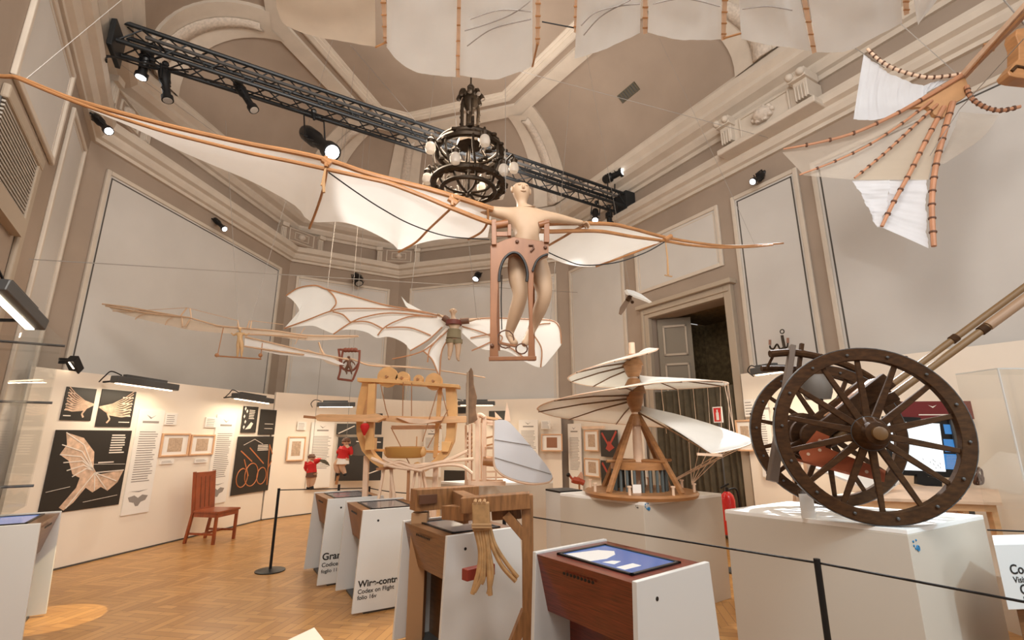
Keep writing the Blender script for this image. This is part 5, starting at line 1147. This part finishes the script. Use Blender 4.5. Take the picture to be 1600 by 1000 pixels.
slab('side_frame', [(566,596),(577,597),(573,620),(567,645),(566,670),(572,695),(585,712),(602,728),(598,734),(580,722),(565,704),(557,680),(556,645),(560,620)], .16)
slab('side_frame', [(696,604),(711,604),(713,630),(713,655),(709,690),(699,712),(680,729),(664,737),(662,730),(678,718),(691,702),(697,680),(698,650)], .16)
brace('upright', [(582,600),(580,650),(577,703)], .09, .07, d=-.05); brace('upright', [(688,606),(684,660),(680,715)], .05, .05, d=.1)
slab('lower_cheek', [(570,685),(586,684),(585,703),(571,703)], .1, d=-.08)
slab('lower_cheek', [(690,690),(706,690),(700,706),(690,706)], .1, d=-.05)
slab('wing_beam', [(492,650),(500,647),(570,648),(588,646),(601,653),(588,660),(570,659),(500,658),(495,657)], .12, PINE, d=-.2)
obj('wing_beam_tip', MB().bar(o2(475,651,-.15), o2(497,653,-.15), .03,.03), RIBM, t)
slab('wing_beam', [(592,649),(660,651),(728,650),(728,660),(700,661),(640,662),(592,657)], .1, PINE, d=-.1)
slab('beam_tongue', [(618,652),(650,654),(690,657),(660,663),(640,661)], .05, PALEW, d=-.15)
brace('roller_beam', [(612,668),(690,667)], .05,.05, PALEW, d=.15)
for a, b in (((595,602),(603,640)),((603,640),(607,652)),((685,606),(672,650)),((672,650),(660,690)),((668,700),(700,640)),((630,597),(629,650)),((643,598),(643,650)),((611,668),(640,725)),((690,610),(700,650))): obj('cord', MB().tube([o2(*a,-.12), o2(*b,-.12)], .006, 5), RIBM, t)
obj('basket', MB().lathe([(.20,0),(.22,.02),(.235,.12),(.225,.125),(.21,.03)], o2(632,715), n=28), mat('amber_hoop',(.50,.26,.07),.4), t)
for x in (606,660): obj('basket_bracket', MB().ball(o2(x,706,-.05), (.05,.05,.06), 10), OW, t)
brace('cross_rail', [(577,703),(690,706)], .03,.03, OW, d=.2)
for pts in ([(600,728),(625,722),(650,730),(690,722),(740,717)], [(655,735),(690,727),(720,728),(738,740)], [(598,716),(625,728),(660,736)], [(580,716),(610,728),(640,733)], [(640,728),(690,722),(730,705)]):
    obj('wing_slat', MB().tube(spline([o2(*p,-.15) for p in pts]), .020, 7), PALEW, t)
hb = obj('hub_joint', MB().ball(o2(652,730,-.1), (.06,.06,.06), 10), OW, t)
fl = lambda x, Y: V((aty(x,800,Y).x, Y, 0))
for (x0,y0), (x1, Y1_) in (((573,712),(572,6.05)), ((682,715),(676,6.05))): obj('stand_post', MB().bar(o2(x0,y0,.12), fl(x1,Y1_), .06,.06), PALEW, t, bevel=.004)
for (x0,y0), (x1, Y1_) in (((600,732),(575,5.8)), ((612,732),(612,6.1)), ((650,732),(622,5.8)), ((655,732),(665,5.7)), ((660,732),(690,6.1)), ((610,730),(640,5.9))): obj('stand_leg', MB().bar(o2(x0,y0,-.05), fl(x1,Y1_), .028,.028), PALEW, t)
brace('stand_rail', [(588,733),(639,729)], .03,.025, RIBM, d=-.1); obj('stand_post', MB().bar(o2(639,728,-.1), fl(638,5.8), .03,.04), RIBM, t)
t2 = thing('figurine', 'tiny red figurine perched inside the left side of the ornithopter frame', 'figurine', tuple(o2(570,668,-.15)))
obj('body', MB().lathe([(.01,-.09),(.03,-.05),(.055,0),(.05,.03),(.02,.05)], o2(570,668,-.2), n=12), RED, t2); obj('head', MB().ball(o2(570,661,-.2), .022, 10), SKIN, t2)
# ------------------------------------------------------------------ red puppets
def puppet(name_lab, J, k, Y, seated=False):
    p = thing('costumed_puppet', name_lab, 'puppet', tuple(J['pelvis'])); body = human('body', p, J, k, mat('stocking_beige',(.62,.40,.27),.8) if 'stocking_beige' not in bpy.data.materials else bpy.data.materials['stocking_beige'], face=True, hands=False)
    obj('tunic', MB().tube([V(J['neck_base']), V(J['chest']), V(J['waist']), V(J['pelvis'])], [.06*k,.135*k,.115*k,.13*k], 14), RED, p)
    obj('sleeve', MB().tube([J['l_shoulder'], J['l_elbow'], V(J['l_elbow']).lerp(J['l_wrist'],.7)], [.075*k,.06*k,.04*k], 10), RED, p); obj('sleeve', MB().tube([J['r_shoulder'], J['r_elbow'], V(J['r_elbow']).lerp(J['r_wrist'],.7)], [.075*k,.06*k,.04*k], 10), RED, p)
    obj('skirt', MB().tube([V(J['pelvis'])+V((0,0,.02)), V(J['pelvis'])-V((0,0,.12*k))], [.12*k,.14*k], 14), PAPER if seated else LEATH, p)
    for s in 'lr': obj('shoe', MB().tube([J[s+'_ankle'], V(J[s+'_toe'])], [.05*k,.045*k], 8), BLACK, p)
    obj('cap', MB().lathe([(.09*k,0),(.10*k,.03*k),(.06*k,.09*k),(.01,.10*k)], V(J['head_top'])-V((0,0,.01)), n=14), LEATH, p); return p
YP = 9.4
J1 = pj(dict(pelvis=(487,738), waist=(487,732), chest=(486,725), neck_base=(486,720), neck=(486.5,718.5), head_low=(487,717.5), head=(487,716), head_top=(487,714.5), l_shoulder=(481,722), l_elbow=(478,731), l_wrist=(480,738), r_shoulder=(492,722), r_elbow=(498,719), r_wrist=(504,718), l_hip=(484,741), l_knee=(483,751), l_ankle=(482,761), l_toe=(481,765), r_hip=(489,741), r_knee=(489,751), r_ankle=(487,760), r_toe=(488,765)), YP)
p1 = puppet('hanging puppet in a red tunic with a small dark wing, before the left text panel', J1, .72, YP)
obj('arm_wing', MB().prism([aty(x,y,YP-.05) for x,y in ((499,718),(507,718),(512,722),(515,728),(508,725),(501,722))], (0,.02,0)), mat('dark_feather',(.10,.09,.06),.7), p1)
J2 = pj(dict(pelvis=(536,716), waist=(537,710), chest=(539,702), neck_base=(541,697), neck=(541,695), head_low=(541,693.5), head=(541,691.5), head_top=(541,690), l_shoulder=(535,700), l_elbow=(530,706), l_wrist=(525,707), r_shoulder=(545,700), r_elbow=(548,706), r_wrist=(549,712), l_hip=(533,719), l_knee=(525,727), l_ankle=(528,739), l_toe=(527,743), r_hip=(539,719), r_knee=(533,728), r_ankle=(539,740), r_toe=(540,744)), YP)
p2 = puppet('seated puppet in red tunic and white skirt, with thin wings, before a black poster', J2, .86, YP, True)
obj('arm_wing', MB().prism([aty(x,y,YP+.05) for x,y in ((546,702),(559,692),(572,703),(580,711),(560,712),(549,711))], (0,.01,0)), mat('dark_gauze',(.14,.12,.10),.8), p2); obj('perch', MB().bar(aty(530,735,YP), V((aty(526,750,YP).x,YP,aty(526,757,YP).z)), .04,.04), PEAR, p2)
m = MB().tube([J1['head_top']+V((0,0,.05)), V((J1['head_top'].x,YP,8.9))], .004,4); obj('suspension_wire', m, WIRE, p1); m = MB().tube([J2['head_top']+V((0,0,.05)), V((J2['head_top'].x,YP,8.98))], .004,4); obj('suspension_wire', m, WIRE, p2)
# ------------------------------------------------------------------ pulley tower, paddle wing, blade
YT = 6.2; T2 = lambda x, y, d=0: aty(x, y, YT+d); bz = 1.0
base = lambda x, d=0: V((aty(x,757,YT+d).x, YT+d, bz))
t = thing('pulley_tower', 'pale wooden tower of upright rods with rollers, standing on a white plinth', 'model', tuple(base(750)))
for x, y, d, w_ in ((728,664,-.1,.025),(737,662,.1,.02),(746,652,-.05,.05),(757,650,.0,.05),(775,655,.1,.02),(752,590+65,.25,.02)): obj('upright', MB().bar(base(x,d), T2(x,y,d), w_,w_), PALEW, t, bevel=.003)
obj('arch_top', MB().tube(spline([T2(744,662,-.05), T2(745,652,-.05), T2(750,648,-.05), T2(757,652,-.05)]), .025, 8), PALEW, t)
obj('cap_roller', MB().tube([T2(752,656,.05), T2(776,662,.05)], .035, 12), PALEW, t)
obj('cap_beam', MB().bar(T2(745,650,.0), T2(778,655,.05), .04,.03), PINE, t); obj('cap_beam', MB().bar(T2(760,663,.0), T2(788,664,.1), .03,.02), PALEW, t)
for y in (683,695): obj('rung', MB().bar(T2(757,y+2,.0), T2(774,y-2,.0), .03,.02), PEAR, t)
obj('drum', MB().tube([T2(755,720,0), T2(776,722,0)], .06, 16), PEAR, t)
for k in range(7): obj('screw_ring', MB().ball(T2(734,678+k*7,-.05), (.035,.035,.03), 10), PEAR, t)
obj('screw_spindle', MB().tube([T2(734,665,-.05), base(734,-.05)+V((0,0,.02))], .012, 8), CHERRY, t)
obj('base_frame', MB().bar(base(726,-.1)+V((0,0,.03)), base(790,-.1)+V((0,0,.03)), .03,.05).bar(base(726,.15)+V((0,0,.03)), base(786,.15)+V((0,0,.03)), .03,.05), PALEW, t)
for y in (737,746): obj('rung', MB().bar(T2(756,y), T2(788,y), .02,.02), PALEW, t)
obj('steeple', MB().prism([T2(788,658,.1),T2(790,640,.1),T2(792,628,.1),T2(795,640,.1),T2(798,658,.1)], (0,.05,0)), PALEW, t); obj('steeple', MB().prism([T2(774,655,.1),T2(773,643,.1),T2(780,650,.1),T2(785,655,.1)], (0,.04,0)), PALEW, t)
pb_ = thing('tall_blade', 'tall narrow dark wooden blade rising beside the pulley tower', 'model', tuple(base(734,-.2)))
obj('blade', MB().prism([T2(728,664,-.2),T2(728,600,-.2),T2(731,582,-.2),T2(736,574,-.2),T2(739,580,-.2),T2(740,600,-.2),T2(745,620,-.2),T2(743,640,-.2),T2(746,655,-.2),T2(740,660,-.2)], (0,.05,0)), mat('weathered_blade',(.20,.11,.055),.5,noise=.3,scale=10), pb_, bevel=.006)
obj('blade_edge', MB().bar(T2(730,664,-.23), T2(731,582,-.23), .03,.04), mat('pale_grey_wood',(.34,.25,.17),.5), pb_); obj('blade_post', MB().bar(T2(734,664,-.17), base(734,-.17), .03,.03), PALEW, pb_)
pw = thing('paddle_wing', 'large white rounded paddle wing leaning out from the pulley tower', 'wing', tuple(T2(815,705,-.3)))
out = spline([T2(x,y,-.3) for x,y in ((773,657),(782,656),(793,658),(806,670),(830,698),(850,722),(860,737),(863,745),(859,751),(848,754),(830,754),(808,750),(790,743),(778,734),(773,722),(772,690),(773,657))], 5)
obj('cloth', MB().prism(out[:-1], (0,.012,0)), mat('white_paddle_cloth',(.80,.82,.86),.8,trans=.2), pw)
obj('hoop', MB().tube([p+V((0,.02,0)) for p in spline([T2(x,y,-.3) for x,y in ((863,746),(859,752),(848,755),(830,756),(808,752),(790,745),(778,736),(772,722),(772,657))],5)], .018, 7), PALEW, pw)
for a, b in (((773,687),(830,696)),((773,715),(861,741))): obj('batten', MB().tube([T2(*a,-.305), T2(*b,-.305)], .005, 5), INK, pw)
obj('arm', MB().bar(T2(775,700,-.28), T2(758,700,0), .03,.03), PALEW, pw)
# ------------------------------------------------------------------ great sailed wing overhead
ZS = 5.15
S2 = lambda x, y, dz=0: atz(x, y, ZS+dz)
sw = thing('sailed_wing', 'great overhead flying machine wing made of separate white sail panels', 'glider', tuple(S2(900,-20)))
def sailp(top, bot, side=0, m_=CLOTH, sag=.06):
    obj('sail_panel', MB().ribbon(spline([S2(*p) for p in top],5), spline([S2(*p) for p in bot],5), 40, 16, sag, (0,0,-1), .004, 7, 5), m_, sw)
sailp([(425,-90),(585,-90)], [(432,12),(447,40),(500,58),(587,74)], m_=GAUZE)
sailp([(605,-90),(716,-90)], [(604,74),(625,98),(660,115),(712,121)]); sailp([(722,-90),(832,-90)], [(718,118),(770,124),(808,114),(832,104)])
sailp([(906,-90),(1004,-90)], [(898,92),(930,82),(970,66),(1000,52)]); sailp([(1016,-90),(1128,-90)], [(1012,51),(1050,60),(1090,63),(1127,62)])
sailp([(1150,-90),(1232,-90)], [(1158,61),(1190,68),(1230,74),(1268,81)]); sailp([(1250,-90),(1403,-90)], [(1276,82),(1320,80),(1360,62),(1410,36)]); sailp([(1424,-90),(1510,-90)], [(1426,-10),(1434,36),(1438,34),(1465,0)])
for a, b in (((594,-90),(603,66)),((718,-90),(716,118)),((842,-90),(840,68)),((903,-90),(900,48)),((1008,-90),(1008,50)),((1136,-90),(1130,60)),((1240,-90),(1272,80)),((1412,-90),(1416,20))):
    q = obj('mast', MB().bar(S2(*a,.03), S2(*b,.03), .035,.04), PALEW, sw)
    for k in range(5): p = S2(*a,.03).lerp(S2(*b,.03), .4+k*.13); obj('lashing', MB().tube([p-V((.024,0,.02)), p+V((.024,0,-.02))], .008, 6), PEAR, q)
obj('cross_yard', MB().bar(S2(400,-60,.08), S2(1530,-60,.08), .08,.08), PALEW, sw)
for L in ([(587,74),(604,66)],[(832,104),(840,68)],[(1130,60),(1158,52)]): obj('bottom_stay', MB().tube([S2(*p) for p in L], .01, 6), PEAR, sw)
m = MB()
for a in ((500,-60),(900,-60),(1350,-60)): p = S2(*a,.1); m.tube([p, V((p.x,p.y+.1,8.7))], .004, 4)
obj('suspension_wire', m, WIRE, sw); 
for L in ([(726,48),(760,38),(800,22),(828,2)],[(730,72),(770,45),(830,30)],[(735,30),(780,16),(830,18)],[(908,40),(930,20),(965,10),(1000,6)],[(912,55),(940,25),(985,0)],[(1020,6),(1070,-2),(1125,10)],[(1160,14),(1200,10),(1238,16)]):
    obj('batten_cord', MB().tube(spline([S2(*p,-.075) for p in L]), .005, 5), INK, sw)
o = obj('guy_line', MB().tube([S2(847,34,.03), S2(900,44,.03)], .006, 5), BLACK, sw)
# ------------------------------------------------------------------ skeletal bat wing, upper right
YW = 4.3
W2 = lambda x, y: aty(x, y, YW+(1400-x)*.0018)
bw = thing('bat_wing_mechanism', 'large jointed bat wing with bamboo fingers and white cloth, hanging at the upper right', 'glider', tuple(W2(1480,150)))
Wd = lambda L: [W2(*p) for p in L]
wrk = mat('wrinkled_cloth', (.80,.82,.86), .9, noise=.05, scale=5, bump=.8, trans=.35)
def cloth(A, B, m_=CLOTH, sag=.06, n=24): return obj('cloth', MB().ribbon(spline(Wd(A),5), spline(Wd(B),5), 48, 16, sag, (0,.9,.3), .009 if m_ is wrk else .003, 16, 2), m_, bw)

cloth([(1350,84),(1380,108),(1410,124),(1443,134)], [(1334,186),(1362,188),(1400,178),(1440,158)], wrk)
cloth([(1443,134),(1462,127),(1482,125)], [(1443,150),(1452,142),(1462,137)], wrk, .02)
cloth([(1440,160),(1380,186),(1320,212),(1222,238)], [(1440,168),(1370,215),(1300,254),(1256,274)], SHEER, .03); cloth([(1440,168),(1370,215),(1256,274)], [(1450,175),(1400,220),(1332,281)], SHEER, .03)
cloth([(1450,175),(1400,220),(1332,281)], [(1480,178),(1462,235),(1450,281)], mat('tan_cloth',(.70,.60,.47),.9,trans=.4,sheer=.25), .05)
cloth([(1332,282),(1350,312),(1370,355)], [(1390,281),(1386,320),(1374,355)], wrk, .04); cloth([(1390,281),(1384,325),(1374,354)], [(1448,280),(1447,330),(1450,388)], wrk, .05)
cloth([(1500,175),(1485,215),(1465,256)], [(1560,180),(1535,215),(1475,256)], SHEER, .08)
BAM = mat('bamboo_salmon', (.50,.24,.13), .5, noise=.1, scale=9)
def finger(L, r0, r1, joints=8, m_=BAM):
    pts = spline([p+V((0,-.05,0)) for p in Wd(L)]); n = len(pts); o = obj('finger', MB().tube(pts, [r0+(r1-r0)*i/(n-1) for i in range(n)], 8), m_, bw)
    rs = resample(pts, joints)
    for a, b in zip(rs[1:-1], rs[2:]): d = (b-a).normalized(); obj('binding', MB().tube([a-d*.008, a+d*.008], (r0+r1)/2+.006, 8), LEATH, o)
finger([(1498,122),(1440,157),(1390,185),(1330,212),(1270,228),(1220,237)], .026, .010); finger([(1450,162),(1400,200),(1350,232),(1300,256),(1245,277)], .014, .009)
finger([(1458,168),(1415,208),(1375,245),(1330,282)], .014, .010, 12); finger([(1468,172),(1440,225),(1415,275),(1390,320),(1372,357)], .024, .016, 10); finger([(1482,165),(1466,220),(1455,265),(1449,320),(1452,388)], .028, .022, 11)
finger([(1350,82),(1372,102),(1400,116),(1440,126),(1478,124),(1500,120)], .014, .018, 16, PALEW); finger([(1503,140),(1510,158),(1530,172),(1555,178),(1586,172)], .022, .016, 12)
obj('palm_plate', MB().prism([p+V((0,-.03,0)) for p in Wd([(1502,118),(1508,135),(1504,155),(1486,165),(1480,178),(1472,186),(1456,182),(1448,170),(1420,170),(1430,160),(1465,140)])], (0,.05,0)), mat('palm_wood',(.50,.27,.12),.5,noise=.1,scale=8), bw, bevel=.005)
obj('arm', MB().bar(aty(1500,124,4.15), aty(1612,2,3.2), .07,.05), PALEW, bw, bevel=.004); obj('arm', MB().bar(aty(1505,122,4.12), aty(1612,12,3.2), .03,.03), PEAR, bw); obj('arm_catch', MB().bar(aty(1541,70,3.8), aty(1549,78,3.75), .05,.04), PEAR, bw)
m = MB().tube([W2(1498,118), V((2.9,4.6,8.5))], .005, 4).tube([W2(1382,106), V((2.3,5.2,8.5))], .005, 4).tube([W2(1446,248)+V((0,-.05,0)), aty(1500,170,3.9), aty(1600,60,3.2)], .004, 4); obj('suspension_wire', m, WIRE, bw)
t = thing('carved_bracket', 'carved brown wooden end piece cut by the right edge of the frame', 'bracket', tuple(aty(1592,90,3.3)))
br = lambda L: [aty(x,y,3.3) for x,y in L]
obj('block', MB().prism(br([(1589,45),(1587,55),(1592,68),(1592,92),(1584,100),(1575,112),(1578,118),(1590,121),(1620,124),(1620,40)]), (0,.1,0)), PEAR, t, bevel=.006); obj('scroll', MB().tube(br([(1580,112),(1588,104),(1600,106),(1606,114)]), .014, 8), DARKW, t); obj('hanger', MB().tube([aty(1606,45,3.35), V((4.0,3.9,8.0))], .006, 5), WIRE, t)
# ------------------------------------------------------------------ sconce behind the cart
sx = onw(1218,545,(E(0,0,.16).x,E(0,0,.16).y),(Ed.x,Ed.y)); t = thing('wall_sconce', 'small dark candelabrum sconce above the rear cart wheel', 'sconce', tuple(sx))
S_ = lambda x, y, d=.0: onw(x, y, (E(0,0,.2+d).x,E(0,0,.2+d).y),(Ed.x,Ed.y))
obj('back_rod', MB().tube(spline([S_(1226,545), S_(1223,530), S_(1222,524)]), .02, 7).tube([S_(1222,518)+ (E3*math.cos(k)+V((0,0,math.sin(k))))*.03 for k in [q*.63 for q in range(10)]], .008, 5, True), BRONZE, t)
obj('arm', MB().tube(spline([S_(1226,542), S_(1219,545), S_(1214,538), S_(1209,545), S_(1204,544), S_(1203,540)]), .014, 6).tube(spline([S_(1226,544), S_(1230,542), S_(1231,536)]), .012, 6), BRONZE, t)
for x, y in ((1203,533),(1231,530)): obj('candle', MB().tube([S_(x,y+6), S_(x,y-2)], .018, 8), mat('candle_brown',(.28,.14,.09),.6), t)
obj('wall_plate', MB().tube([S_(1226,544), onw(1226,544,(E(0,0,.0).x,E(0,0,.0).y),(Ed.x,Ed.y))], .014, 6), BRONZE, t)
# ------------------------------------------------------------------ display desk with monitor behind the cart
YD = 5.0
t = thing('display_desk', 'light wooden trestle desk with a sloping white printed top behind the cart', 'desk', (3.4,YD,0))
D2 = lambda x, y, d=0: aty(x, y, YD+d)
obj('sloping_top', MB().prism([D2(1236,716,.15),D2(1262,705,.3),D2(1405,752,.0),D2(1380,772,-.2)], (0,0,-.02)), PINW if False else PAPER, t)
obj('desk_top', MB().prism([D2(1400,757,.15),D2(1560,764,.0),D2(1566,785,-.25),D2(1290,775,-.25)], (0,0,-.03)), PALEW, t, bevel=.004)
obj('apron', MB().prism([D2(1290,778,-.2),D2(1555,788,-.2),D2(1555,800,-.2),D2(1290,792,-.2)], (0,.02,0)), PINE, t)
for x0, y0, x1, Yf in ((1548,786,1575,4.8),(1505,788,1512,4.85),(1420,784,1420,4.85),(1330,780,1330,4.85),(1262,715,1285,4.9),(1245,716,1245,5.0)): obj('leg', MB().bar(V((D2(x0,y0,-.15).x,4.86,D2(x0,y0,-.15).z)), V((aty(x1,900,Yf).x,Yf,0)), .06,.06), PINE if x0 > 1400 else PALEW, t, bevel=.004)
obj('front_panel', MB().prism([D2(1395,795,-.1),D2(1500,797,-.1),V((D2(1500,797,-.1).x,4.9,.3)),V((D2(1395,795,-.1).x,4.9,.3))], (0,.03,0)), PALEW, t)
t = thing('monitor', 'wide screen showing a white page and blue side panels, on the desk behind the cart', 'monitor', tuple(D2(1448,745,.15)))
YM = .15; D3 = lambda x, y, k=0: D2(x, y, YM-k)
obj('bezel', MB().prism([D3(1382,650),D3(1512,655),D3(1520,748),D3(1396,742)], (0,.05,0)), BLACK, t, bevel=.004)
obj('screen', MB().prism([D3(1386,658,.004),D3(1468,662,.004),D3(1478,737,.004),D3(1400,734,.004)], (0,.003,0)), SCRW, t)
for a in ((663,678),(686,706),(709,733)): obj('side_panel_image', MB().prism([D3(1474,a[0],.004),D3(1500,a[0]+1,.004),D3(1504,a[1]+1,.004),D3(1477,a[1],.004)], (0,.003,0)), SCRB, t)
m = MB()
for k in range(9): m.bar(D3(1479,712+k*2.4,.006), D3(1500,712.5+k*2.4,.006), .006,.002)
obj('side_text', m, PLINE, t); m = MB(); rnd = random.Random(2)
for k in range(9): x, y = rnd.uniform(1440,1470), rnd.uniform(715,730); m.tube([D3(x,y,.006), D3(x+1.5,y+2.5,.006)], .003, 4)
obj('page_mark', m, INK, t); obj('foot', MB().bar(D3(1450,745), D3(1450,760), .25,.04), BLACK, t)
RB_ = Wall((D2(1390,620,.2).x, D2(1390,620,.2).y), (1,-.12), 0)
t = thing('header_board', 'burgundy header board with a white line of text above the monitor', 'sign', tuple(D2(1465,655,.2)))
h0, h1 = RB_.hit(1392,640), RB_.hit(1517,640); zt_, zb_ = RB_.hit(1480,627)[1], RB_.hit(1480,652)[1]
obj('board', RB_.rect(MB(), h0[0], h1[0], zb_-.02, zt_, 0, .02), BURG, t); obj('text_line', textbars(RB_, MB(), h0[0]+.25, h1[0]-.1, zb_+.01, zb_+.05, .03,.0205,3,.4), PLINE, t)
obj('bird_mark', RB_.shape(MB(), [(h0[0]+.36,zt_-.04),(h0[0]+.40,zt_-.07),(h0[0]+.44,zt_-.04),(h0[0]+.40,zt_-.055)], .02,.022), PLINE, t)
obj('post', MB().bar(RB_.pt(h0[0]+.3,zb_,-.02), RB_.pt(h0[0]+.3,0,-.02), .05), GREYM, t); obj('post', MB().bar(RB_.pt(h1[0]-.2,zb_,-.02), RB_.pt(h1[0]-.2,0,-.02), .05), GREYM, t)
t = thing('rope_model', 'small dark tangled rope model on the desk end under the clear case', 'model', tuple(D2(1528,760)))
m = MB(); rnd = random.Random(5); p = [D2(1528+rnd.uniform(-8,8), 745+rnd.uniform(-14,12), .1+rnd.uniform(-.05,.05)) for k in range(16)]; obj('coil', MB().tube(spline(p), .010, 6), LEATH, t)
t = thing('acrylic_case', 'tall clear acrylic display case at the right edge beyond the cart', 'display case', (5.0,4.1,0))
x0, x1 = D2(1535,700,-.6).x, 5.2
m = MB(); y0, y1 = 4.1, 4.5; z0, z1 = .42, aty(1535,605,4.2).z+.15
obj('front_pane', MB().box(((x0+x1)/2,y0,(z0+z1)/2), (x1-x0,.008,z1-z0)), ACRYL, t); obj('side_pane', MB().box((x0,(y0+y1)/2,(z0+z1)/2), (.008,y1-y0,z1-z0)), ACRYL, t); obj('top_pane', MB().box(((x0+x1)/2,(y0+y1)/2,z1), (x1-x0,y1-y0,.008)), ACRYL, t)
obj('edge', MB().bar(V((x0,y0,z1)), V((x1,y0,z1)), .012).bar(V((x0,y0,z0)), V((x0,y0,z1)), .010).bar(V((x0,y0,z1)), V((x0,y1,z1)), .01), mat('polished_edge',(.75,.76,.74),.1), t); obj('base', MB().box(((x0+x1)/2,(y0+y1)/2,z0/2), (x1-x0+.04,y1-y0+.04,z0)), PLIN, t)
# right-hand lettered stand
a = atz(1553,851,.93); dxy = V((.93,.10,0)).normalized(); ny = V((dxy.y,-dxy.x,0)); t = thing('lettered_stand', 'white stand lettered Codice at the lower right edge of the frame', 'stand', (a.x+.4,a.y+.3,0)); a.z = 0; rv = V((a.x,a.y,0)).normalized()
zb2 = .56
obj('case', MB().prism([a+V((0,0,zb2)), a+dxy*.9+V((0,0,zb2)), a+dxy*.9+V((0,0,.93)), a+V((0,0,.93))], rv*.4), WHITE, t, bevel=.004); q = a+rv*.12+dxy*.06
obj('plinth_base', MB().prism([q, q+dxy*.78, q+dxy*.78+V((0,0,zb2)), q+V((0,0,zb2))], rv*.2), WALNUT, t)
for s_, body, u_, z in ((.078,'Codice sul',.07,.76),(.05,'Visita esplosa',.08,.71),(.078,'Codex on',.11,.645),(.045,'Exploded view',.12,.60)): text(body, s_, a+dxy*u_+ny*.002+V((0,0,z)), dxy, (0,0,1), INKD, t)
# ------------------------------------------------------------------ clear case and boards at the far left
FW = (W[1]-W[0]).normalized(); FN = V((FW.y,-FW.x,0)); 
def FP(s, z, d): return V((W[0].x,W[0].y,0))+V((FW.x,FW.y,0))*s+FN*d+V((0,0,z))
hit = onw(92,560,(W[0]+FN.xy*.55),(FW.x,FW.y)); s_ = (V((hit.x,hit.y))-W[0]).dot(FW)
t = thing('acrylic_case', 'clear acrylic wall case on metal rods at the left edge of the frame', 'display case', tuple(FP(s_-.6,1.0,.3)))
def pane(name, s0, s1, z0, z1, d0, d1, m_=ACRYL): return obj(name, MB().prism([FP(s0,z0,d0),FP(s1,z0,d0),FP(s1,z1,d0),FP(s0,z1,d0)], FN*(d1-d0)), m_, t)
pane('front_pane', s_-1.6, s_, .95, 2.55, .548, .556); pane('end_pane', s_-.008, s_, .95, 2.55, .03, .545); pane('shelf', s_-1.6, s_-.01, .94, .95, .03, .545)
for z in (1.15,1.9,2.45): obj('rod', MB().tube([FP(s_-.3,z,.02), FP(s_-.3,z,.62)], .012, 8), GREYM, t)
t = thing('leaning_board', 'orange brown wooden board standing in the clear case at the left edge', 'board', tuple(FP(s_-.9,1.0,.2)))
obj('board', MB().prism([FP(s_-.75,.96,.12),FP(s_-.45,.96,.12),FP(s_-.35,2.3,.12),FP(s_-.5,2.3,.12)], FN*.04), PEAR, t)
t = thing('white_board', 'narrow white board with a blue edge in the clear case at the left edge', 'board', tuple(FP(s_-1.1,1.0,.25)))
obj('board', MB().prism([FP(s_-1.15,.96,.2),FP(s_-.85,.96,.2),FP(s_-.7,2.4,.2),FP(s_-.85,2.4,.2)], FN*.02), WHITE, t); obj('blue_strip', MB().prism([FP(s_-.9,1.0,.222),FP(s_-.86,1.0,.222),FP(s_-.72,2.35,.222),FP(s_-.76,2.35,.222)], FN*.003), BLUE, t)
# long wires across the hall
for a, b, r, lab in ((aty(45,405,4.9), V((1.6,11.2,5.0)), .006, 'pale steel wire stretched from the left wall across to the back of the hall'), (aty(152,74,5.6), aty(340,210,8.0), .004, 'thin wire running diagonally below the truss at the upper left'), (aty(800,108,6.2), aty(1200,215,6.6), .004, 'thin wire slanting across the taupe vault towards the right cornice'), (aty(548,71,4.6), aty(650,190,7.2), .005, 'thin dark wire rising from the chandelier side to the first sail')):
    tag(obj('steel_wire', MB().tube([a,b], r, 5), WIRE), lab, 'wire')
obj_f = atz(480,1010,0); 
t = thing('white_stand_foot', 'pale slanted base panel at the bottom edge, left of the third kiosk', 'base', tuple(atz(485,1000,.25)))
q = [atz(x,y,.12) for x,y in ((440,1004),(491,980),(510,1004),(470,1040))]; obj('panel', MB().prism([V((p.x,p.y,.0)) for p in q], (0,0,.12)), PART, t, bevel=.003)
t = thing('red_bird_model', 'small red and white bird model low before the stacked frames', 'model', tuple(aty(903,750,9.0)))
r_ = lambda L: [aty(x,y,9.0) for x,y in L]
obj('body', MB().tube(spline(r_([(889,741),(895,749),(906,752),(913,755)])), [.02]*8+[.06]*8+[.05]*8+[.02], 8), mat('rust_red',(.42,.07,.03),.6), t)
obj('wing', MB().prism(r_([(897,749),(903,744),(908,737),(911,741),(912,751)]), (0,.02,0)), mat('rust_pale',(.62,.36,.24),.6), t); obj('stand', MB().bar(aty(905,753,9.0), V((aty(905,753,9.0).x,9.0,0)), .03), PEAR, t); obj('tail', MB().ball(r_([(888,742)])[0], .04, 8), BLACK, t)
lamp('SPOT', (.9,4.6,4.8), (-.1,6.1,1.45), 260, (1,.95,.9), .05, 26, .4, 'spot_beam')  # added lamp brightening the pulley tower, no fixture
lamp('SPOT', (1.9,1.2,3.0), (1.35,5.0,2.0), 120, (1,.96,.9), .05, 34, .6, 'spot_beam')  # added lamp brightening the aerial screw sails, no fixture
# floor spot of yellow light beside the left kiosk
fp = atz(95,965,0); lamp('SPOT', (-2.6,5.2,3.0), (fp.x-.1,fp.y-.05,0), 520, (1,.78,.42), .01, 14, .05, 'spot_beam')
